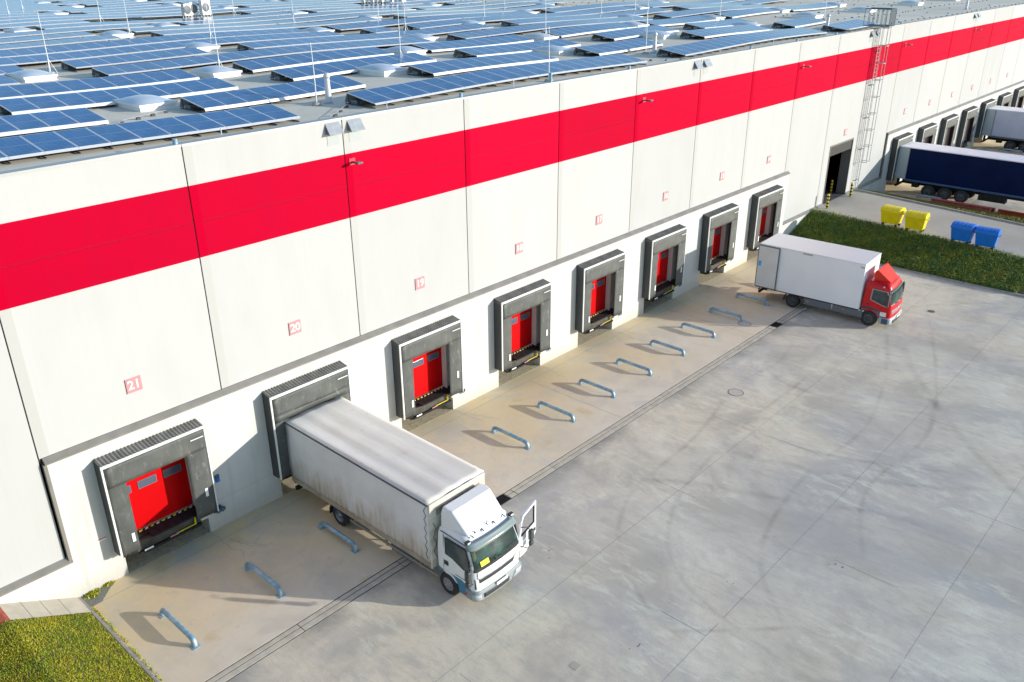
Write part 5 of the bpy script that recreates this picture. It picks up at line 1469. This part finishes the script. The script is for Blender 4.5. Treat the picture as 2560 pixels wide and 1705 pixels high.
for s_ in (-1, 1):
    sk = MB(); lbox(sk, s_ * 1.17 - 0.02, s_ * 1.17 + 0.02, 2.95, 4.5, 0.40, 0.78); lbox(sk, s_ * 1.17 - 0.02, s_ * 1.17 + 0.02, 4.55, 6.2, 0.40, 0.78); sk.build('side_guard', M_GREYPLASTIC, T2, bevel=0.01)
    lm = MB(); lbox(lm, s_ * 1.193 - 0.004, s_ * 1.193 + 0.004, 3.1, 3.2, 0.60, 0.67); lbox(lm, s_ * 1.193 - 0.004, s_ * 1.193 + 0.004, 5.1, 5.2, 0.60, 0.67); lm.build('side_lamp', M_AMBER, T2)
    wheel(T2, s_ * 0.94, 2.25, 0.41, 0.46, s_, M_RIMDARK, True); wheel(T2, s_ * 1.02, 6.55, 0.44, 0.30, s_, M_RIMDARK)
    mg = MB(); pr = [(2.25 + 0.54 * math.cos(a), 0.42 + 0.50 * math.sin(a)) for a in [math.pi * k / 14 for k in range(-1, 16)]]
    for (p, q) in zip(pr, pr[1:]):
        mg.hexa([L(s_ * 0.7, p[0], p[1]), L(s_ * 1.21, p[0], p[1]), L(s_ * 1.21, q[0], q[1]), L(s_ * 0.7, q[0], q[1])], [L(s_ * 0.7, p[0], p[1] + 0.015), L(s_ * 1.21, p[0], p[1] + 0.015), L(s_ * 1.21, q[0], q[1] + 0.015), L(s_ * 0.7, q[0], q[1] + 0.015)])
    mg.build('mudguard', M_GREYPLASTIC, T2)
VB2, VF2 = 6.10, 7.62
cab2 = Cab([(0.45, 1.06, VB2 + 1.0, VF2, 0.20), (0.95, 1.10, VB2, VF2, 0.20), (1.40, 1.10, VB2, VF2 - 0.02, 0.22), (2.25, 1.03, VB2 + 0.02, VF2 - 0.20, 0.22), (2.45, 0.97, VB2 + 0.06, VF2 - 0.30, 0.24), (2.52, 0.88, VB2 + 0.12, VF2 - 0.40, 0.22)])
cab2.shell(M_TRUCKRED, 'cab', T2, 0.95, None); cab2.shell(M_TRUCKRED, 'lower_front', T2, 0.55, 0.95)
cab2.patch(M_SCREEN, 'windscreen', T2, 1.42, 2.20, 4.6, 12.4, 0.008); 
for a, c_ in ((4.35, 4.6), (12.4, 12.65)): cab2.patch(M_LIGHTGREY, 'screen_seal', T2, 1.40, 2.22, a, c_, 0.008)
cab2.patch(M_LIGHTGREY, 'screen_seal', T2, 1.385, 1.42, 4.35, 12.65, 0.008)
cab2.patch(M_LIGHTGREY, 'grille', T2, 0.86, 1.06, 6.4, 10.6, 0.010, i0b=6.7, i1b=10.3)
cab2.patch(M_GREYPLASTIC, 'grille_slot', T2, 0.92, 0.95, 6.5, 10.5, 0.020); cab2.patch(M_GREYPLASTIC, 'grille_slot', T2, 0.99, 1.02, 6.6, 10.4, 0.020)
em = MB(); em.lathe([(-(VF2 + 0.085), 0.0), (-(VF2 + 0.085), 0.055), (-(VF2 + 0.07), 0.065), (-(VF2 + 0.07), 0.0)], (0, 0, 1.03), 1, 18); em.build('round_emblem', M_ALU, T2)
bump2 = Cab([(0.26, 1.06, VB2 + 1.0, VF2 + 0.02, 0.24), (0.32, 1.10, VB2 + 1.0, VF2 + 0.07, 0.26), (0.58, 1.11, VB2 + 1.0, VF2 + 0.07, 0.26), (0.64, 1.10, VB2 + 1.0, VF2 + 0.03, 0.26)])
bump2.shell(M_LIGHTGREY, 'bumper', T2, None, None)
bump2.patch(M_LAMPGLASS, 'headlight', T2, 0.40, 0.56, 3.6, 6.9, 0.014); bump2.patch(M_LAMPGLASS, 'headlight', T2, 0.40, 0.56, 10.1, 13.4, 0.014)
bump2.patch(M_DARKPLASTIC, 'lower_grille', T2, 0.34, 0.50, 7.2, 9.8, 0.012)
bump2.patch(mat('dark blue bumper end', (0.05, 0.09, 0.17), 0.4), 'bumper_end', T2, 0.30, 0.60, 0.4, 2.6, 0.008)
lp = MB(); lbox(lp, -0.26, 0.26, VF2 + 0.14, VF2 + 0.15, 0.50, 0.61); lp.build('number_plate', M_PLATE, T2)
M_ARCH = mat('slate grey arch', (0.10, 0.125, 0.16), 0.5)
for s_ in (-1, 1):
    ar = MB(); prof = [(VF2 - 0.20, 0.34), (VF2 - 0.20, 0.66), (7.18, 0.70), (7.12, 0.92), (6.86, 1.08), (6.5, 1.12), (6.16, 1.06), (6.06, 0.86)] + [(6.55 + 0.52 * math.cos(a), 0.44 + 0.52 * math.sin(a)) for a in [math.pi * (0.88 - 0.88 * k / 14) for k in range(15)]] + [(7.10, 0.34)]
    sidepoly(ar, prof, s_ * 1.10 - (0.05 if s_ > 0 else 0.0), 0.05).build('wheel_arch', M_ARCH, T2)
    w_ = MB(); sidepoly(w_, [(6.52, 1.55), (6.56, 2.12), (7.28, 2.10), (7.40, 1.75), (7.42, 1.32), (7.10, 1.36), (6.80, 1.46)], s_ * 1.112, s_ * 0.012); w_.build('side_window', M_SIDEGLASS, T2)
    e_ = MB(); sidepoly(e_, [(6.47, 1.52), (6.51, 2.16), (7.32, 2.14), (7.45, 1.75), (7.46, 1.28), (7.10, 1.32), (6.78, 1.42)], s_ * 1.106, s_ * 0.008); e_.build('window_seal', M_LIGHTGREY, T2)
    mo = lbox(MB(), s_ * 1.30 - 0.09, s_ * 1.30 + 0.09, 7.38, 7.50, 1.42, 2.02).build('mirror', M_MIRROR, T2, bevel=0.03)
    am = MB(); am.tube([L(s_ * 1.08, 7.42, 2.08), L(s_ * 1.30, 7.45, 2.10), L(s_ * 1.30, 7.45, 1.30), L(s_ * 1.10, 7.42, 1.30)], 0.014, 6); am.build('mirror_arm', M_DARKPLASTIC, mo)
    hd = MB(); lbox(hd, s_ * 1.108 - 0.012, s_ * 1.108 + 0.012, 6.32, 6.46, 1.22, 1.28); hd.build('door_handle', M_DARKPLASTIC, T2)
st = MB(); lbox(st, -1.118, -1.108, 7.10, 7.42, 0.72, 0.96); st.build('white_sticker', M_WHITEPAINT, T2)
ml = MB(); ml.lathe([(2.30, 0.0), (2.30, 0.05), (2.36, 0.03), (2.36, 0.0)], (-1.0, -7.05, 0.0), 2, 10); ml.build('roof_lamp', M_WHITEPAINT, T2)
wp = MB()
for u0, u1 in ((-0.7, -0.1), (0.0, 0.6)): wp.tube([L(u1, VF2 + 0.07, 1.40), L(u0, VF2 + 0.05, 1.46)], 0.013, 5)
wp.build('wiper', M_BLACK, T2)
sp = MB()
sp.idx([L(-0.80, 6.40, 2.50), L(-0.62, 7.28, 2.50), L(0.62, 7.28, 2.50), L(0.80, 6.40, 2.50), L(-0.80, 6.55, 3.12), L(0.80, 6.55, 3.12), L(-0.80, 6.40, 3.02), L(0.80, 6.40, 3.02)],
       [(0, 1, 2, 3), (1, 4, 5, 2), (0, 6, 4, 1), (3, 2, 5, 7), (6, 7, 5, 4), (0, 3, 7, 6)])
sp.build('roof_spoiler', M_SPOILRED, T2, bevel=0.02)

# ---------------------------------------------------------------- trailers at the far docks
def trailer(name, label, x, zb, zt, side_m, length, curtain):
    t = thing(name, label, 'trailer', (x, -0.6, 0.0), 0)
    b = MB(); lbox(b, -1.24, 1.24, 0.02, length, zb + 0.10, zt - 0.08); b.build('body', side_m, t, bevel=0.02)
    b = MB(); lbox(b, -1.265, 1.265, 0.0, length + 0.02, zt - 0.078, zt); b.build('roof', M_TRAILERROOF, t, bevel=0.02)
    b = MB(); lbox(b, -1.262, 1.262, -0.02, 0.82, zb + 0.04, zt - 0.079); b.build('rear_section', mat('pale grey rear section', (0.40, 0.46, 0.49), 0.4), t, bevel=0.01)
    b = MB()
    for s_ in (-1, 1): lbox(b, s_ * 1.262 - 0.012, s_ * 1.262 + 0.012, 0.82, 0.87, zb + 0.1, zt - 0.08)
    b.build('corner_post', M_GREYPLASTIC, t)
    b = MB(); lbox(b, -1.27, 1.27, 0.82, length, zb - 0.06, zb + 0.09); b.build('side_rail', M_NAVYRAIL if curtain else M_GREYPLASTIC, t, bevel=0.01)
    b = MB(); lbox(b, -0.5, -0.4, 0.4, length, zb - 0.45, zb - 0.06); lbox(b, 0.4, 0.5, 0.4, length, zb - 0.45, zb - 0.06)
    lbox(b, -1.15, 1.15, 0.05, 0.2, 0.55, 0.70); lbox(b, -0.9, -0.8, 0.1, 0.3, 0.6, zb); lbox(b, 0.8, 0.9, 0.1, 0.3, 0.6, zb); b.build('chassis', M_BLACKSTEEL, t)
    for v_ in (2.75, 4.05, 5.35):
        for s_ in (-1, 1): wheel(t, s_ * 1.0, v_, 0.52, 0.42, s_, M_RIMDARK)
    b = MB(); lbox(b, -1.15, -0.55, 6.6, 8.6, 0.5, zb - 0.1); lbox(b, -1.15, -0.6, 1.4, 1.9, 0.7, zb - 0.1); b.build('pallet_box', M_BLACKSTEEL, t)
    if curtain:
        b = MB()
        for k in range(18):
            for s_ in (-1, 1): lbox(b, s_ * 1.275 - 0.006, s_ * 1.275 + 0.006, 1.2 + k * 0.68, 1.23 + k * 0.68, zb - 0.02, zb + 0.14)
        b.build('curtain_strap', M_NAVYRAIL, t)
    return t
trailer('curtain_trailer', 'long trailer with navy blue side curtain and white roof backed into a far dock', 69.13, 1.22, 3.92, M_NAVY, 13.6, True)
trailer('box_trailer', 'pale blue grey box trailer backed into a dock beyond the navy one', 93.12, 1.25, 3.98, M_PALEBLUE, 13.6, False)
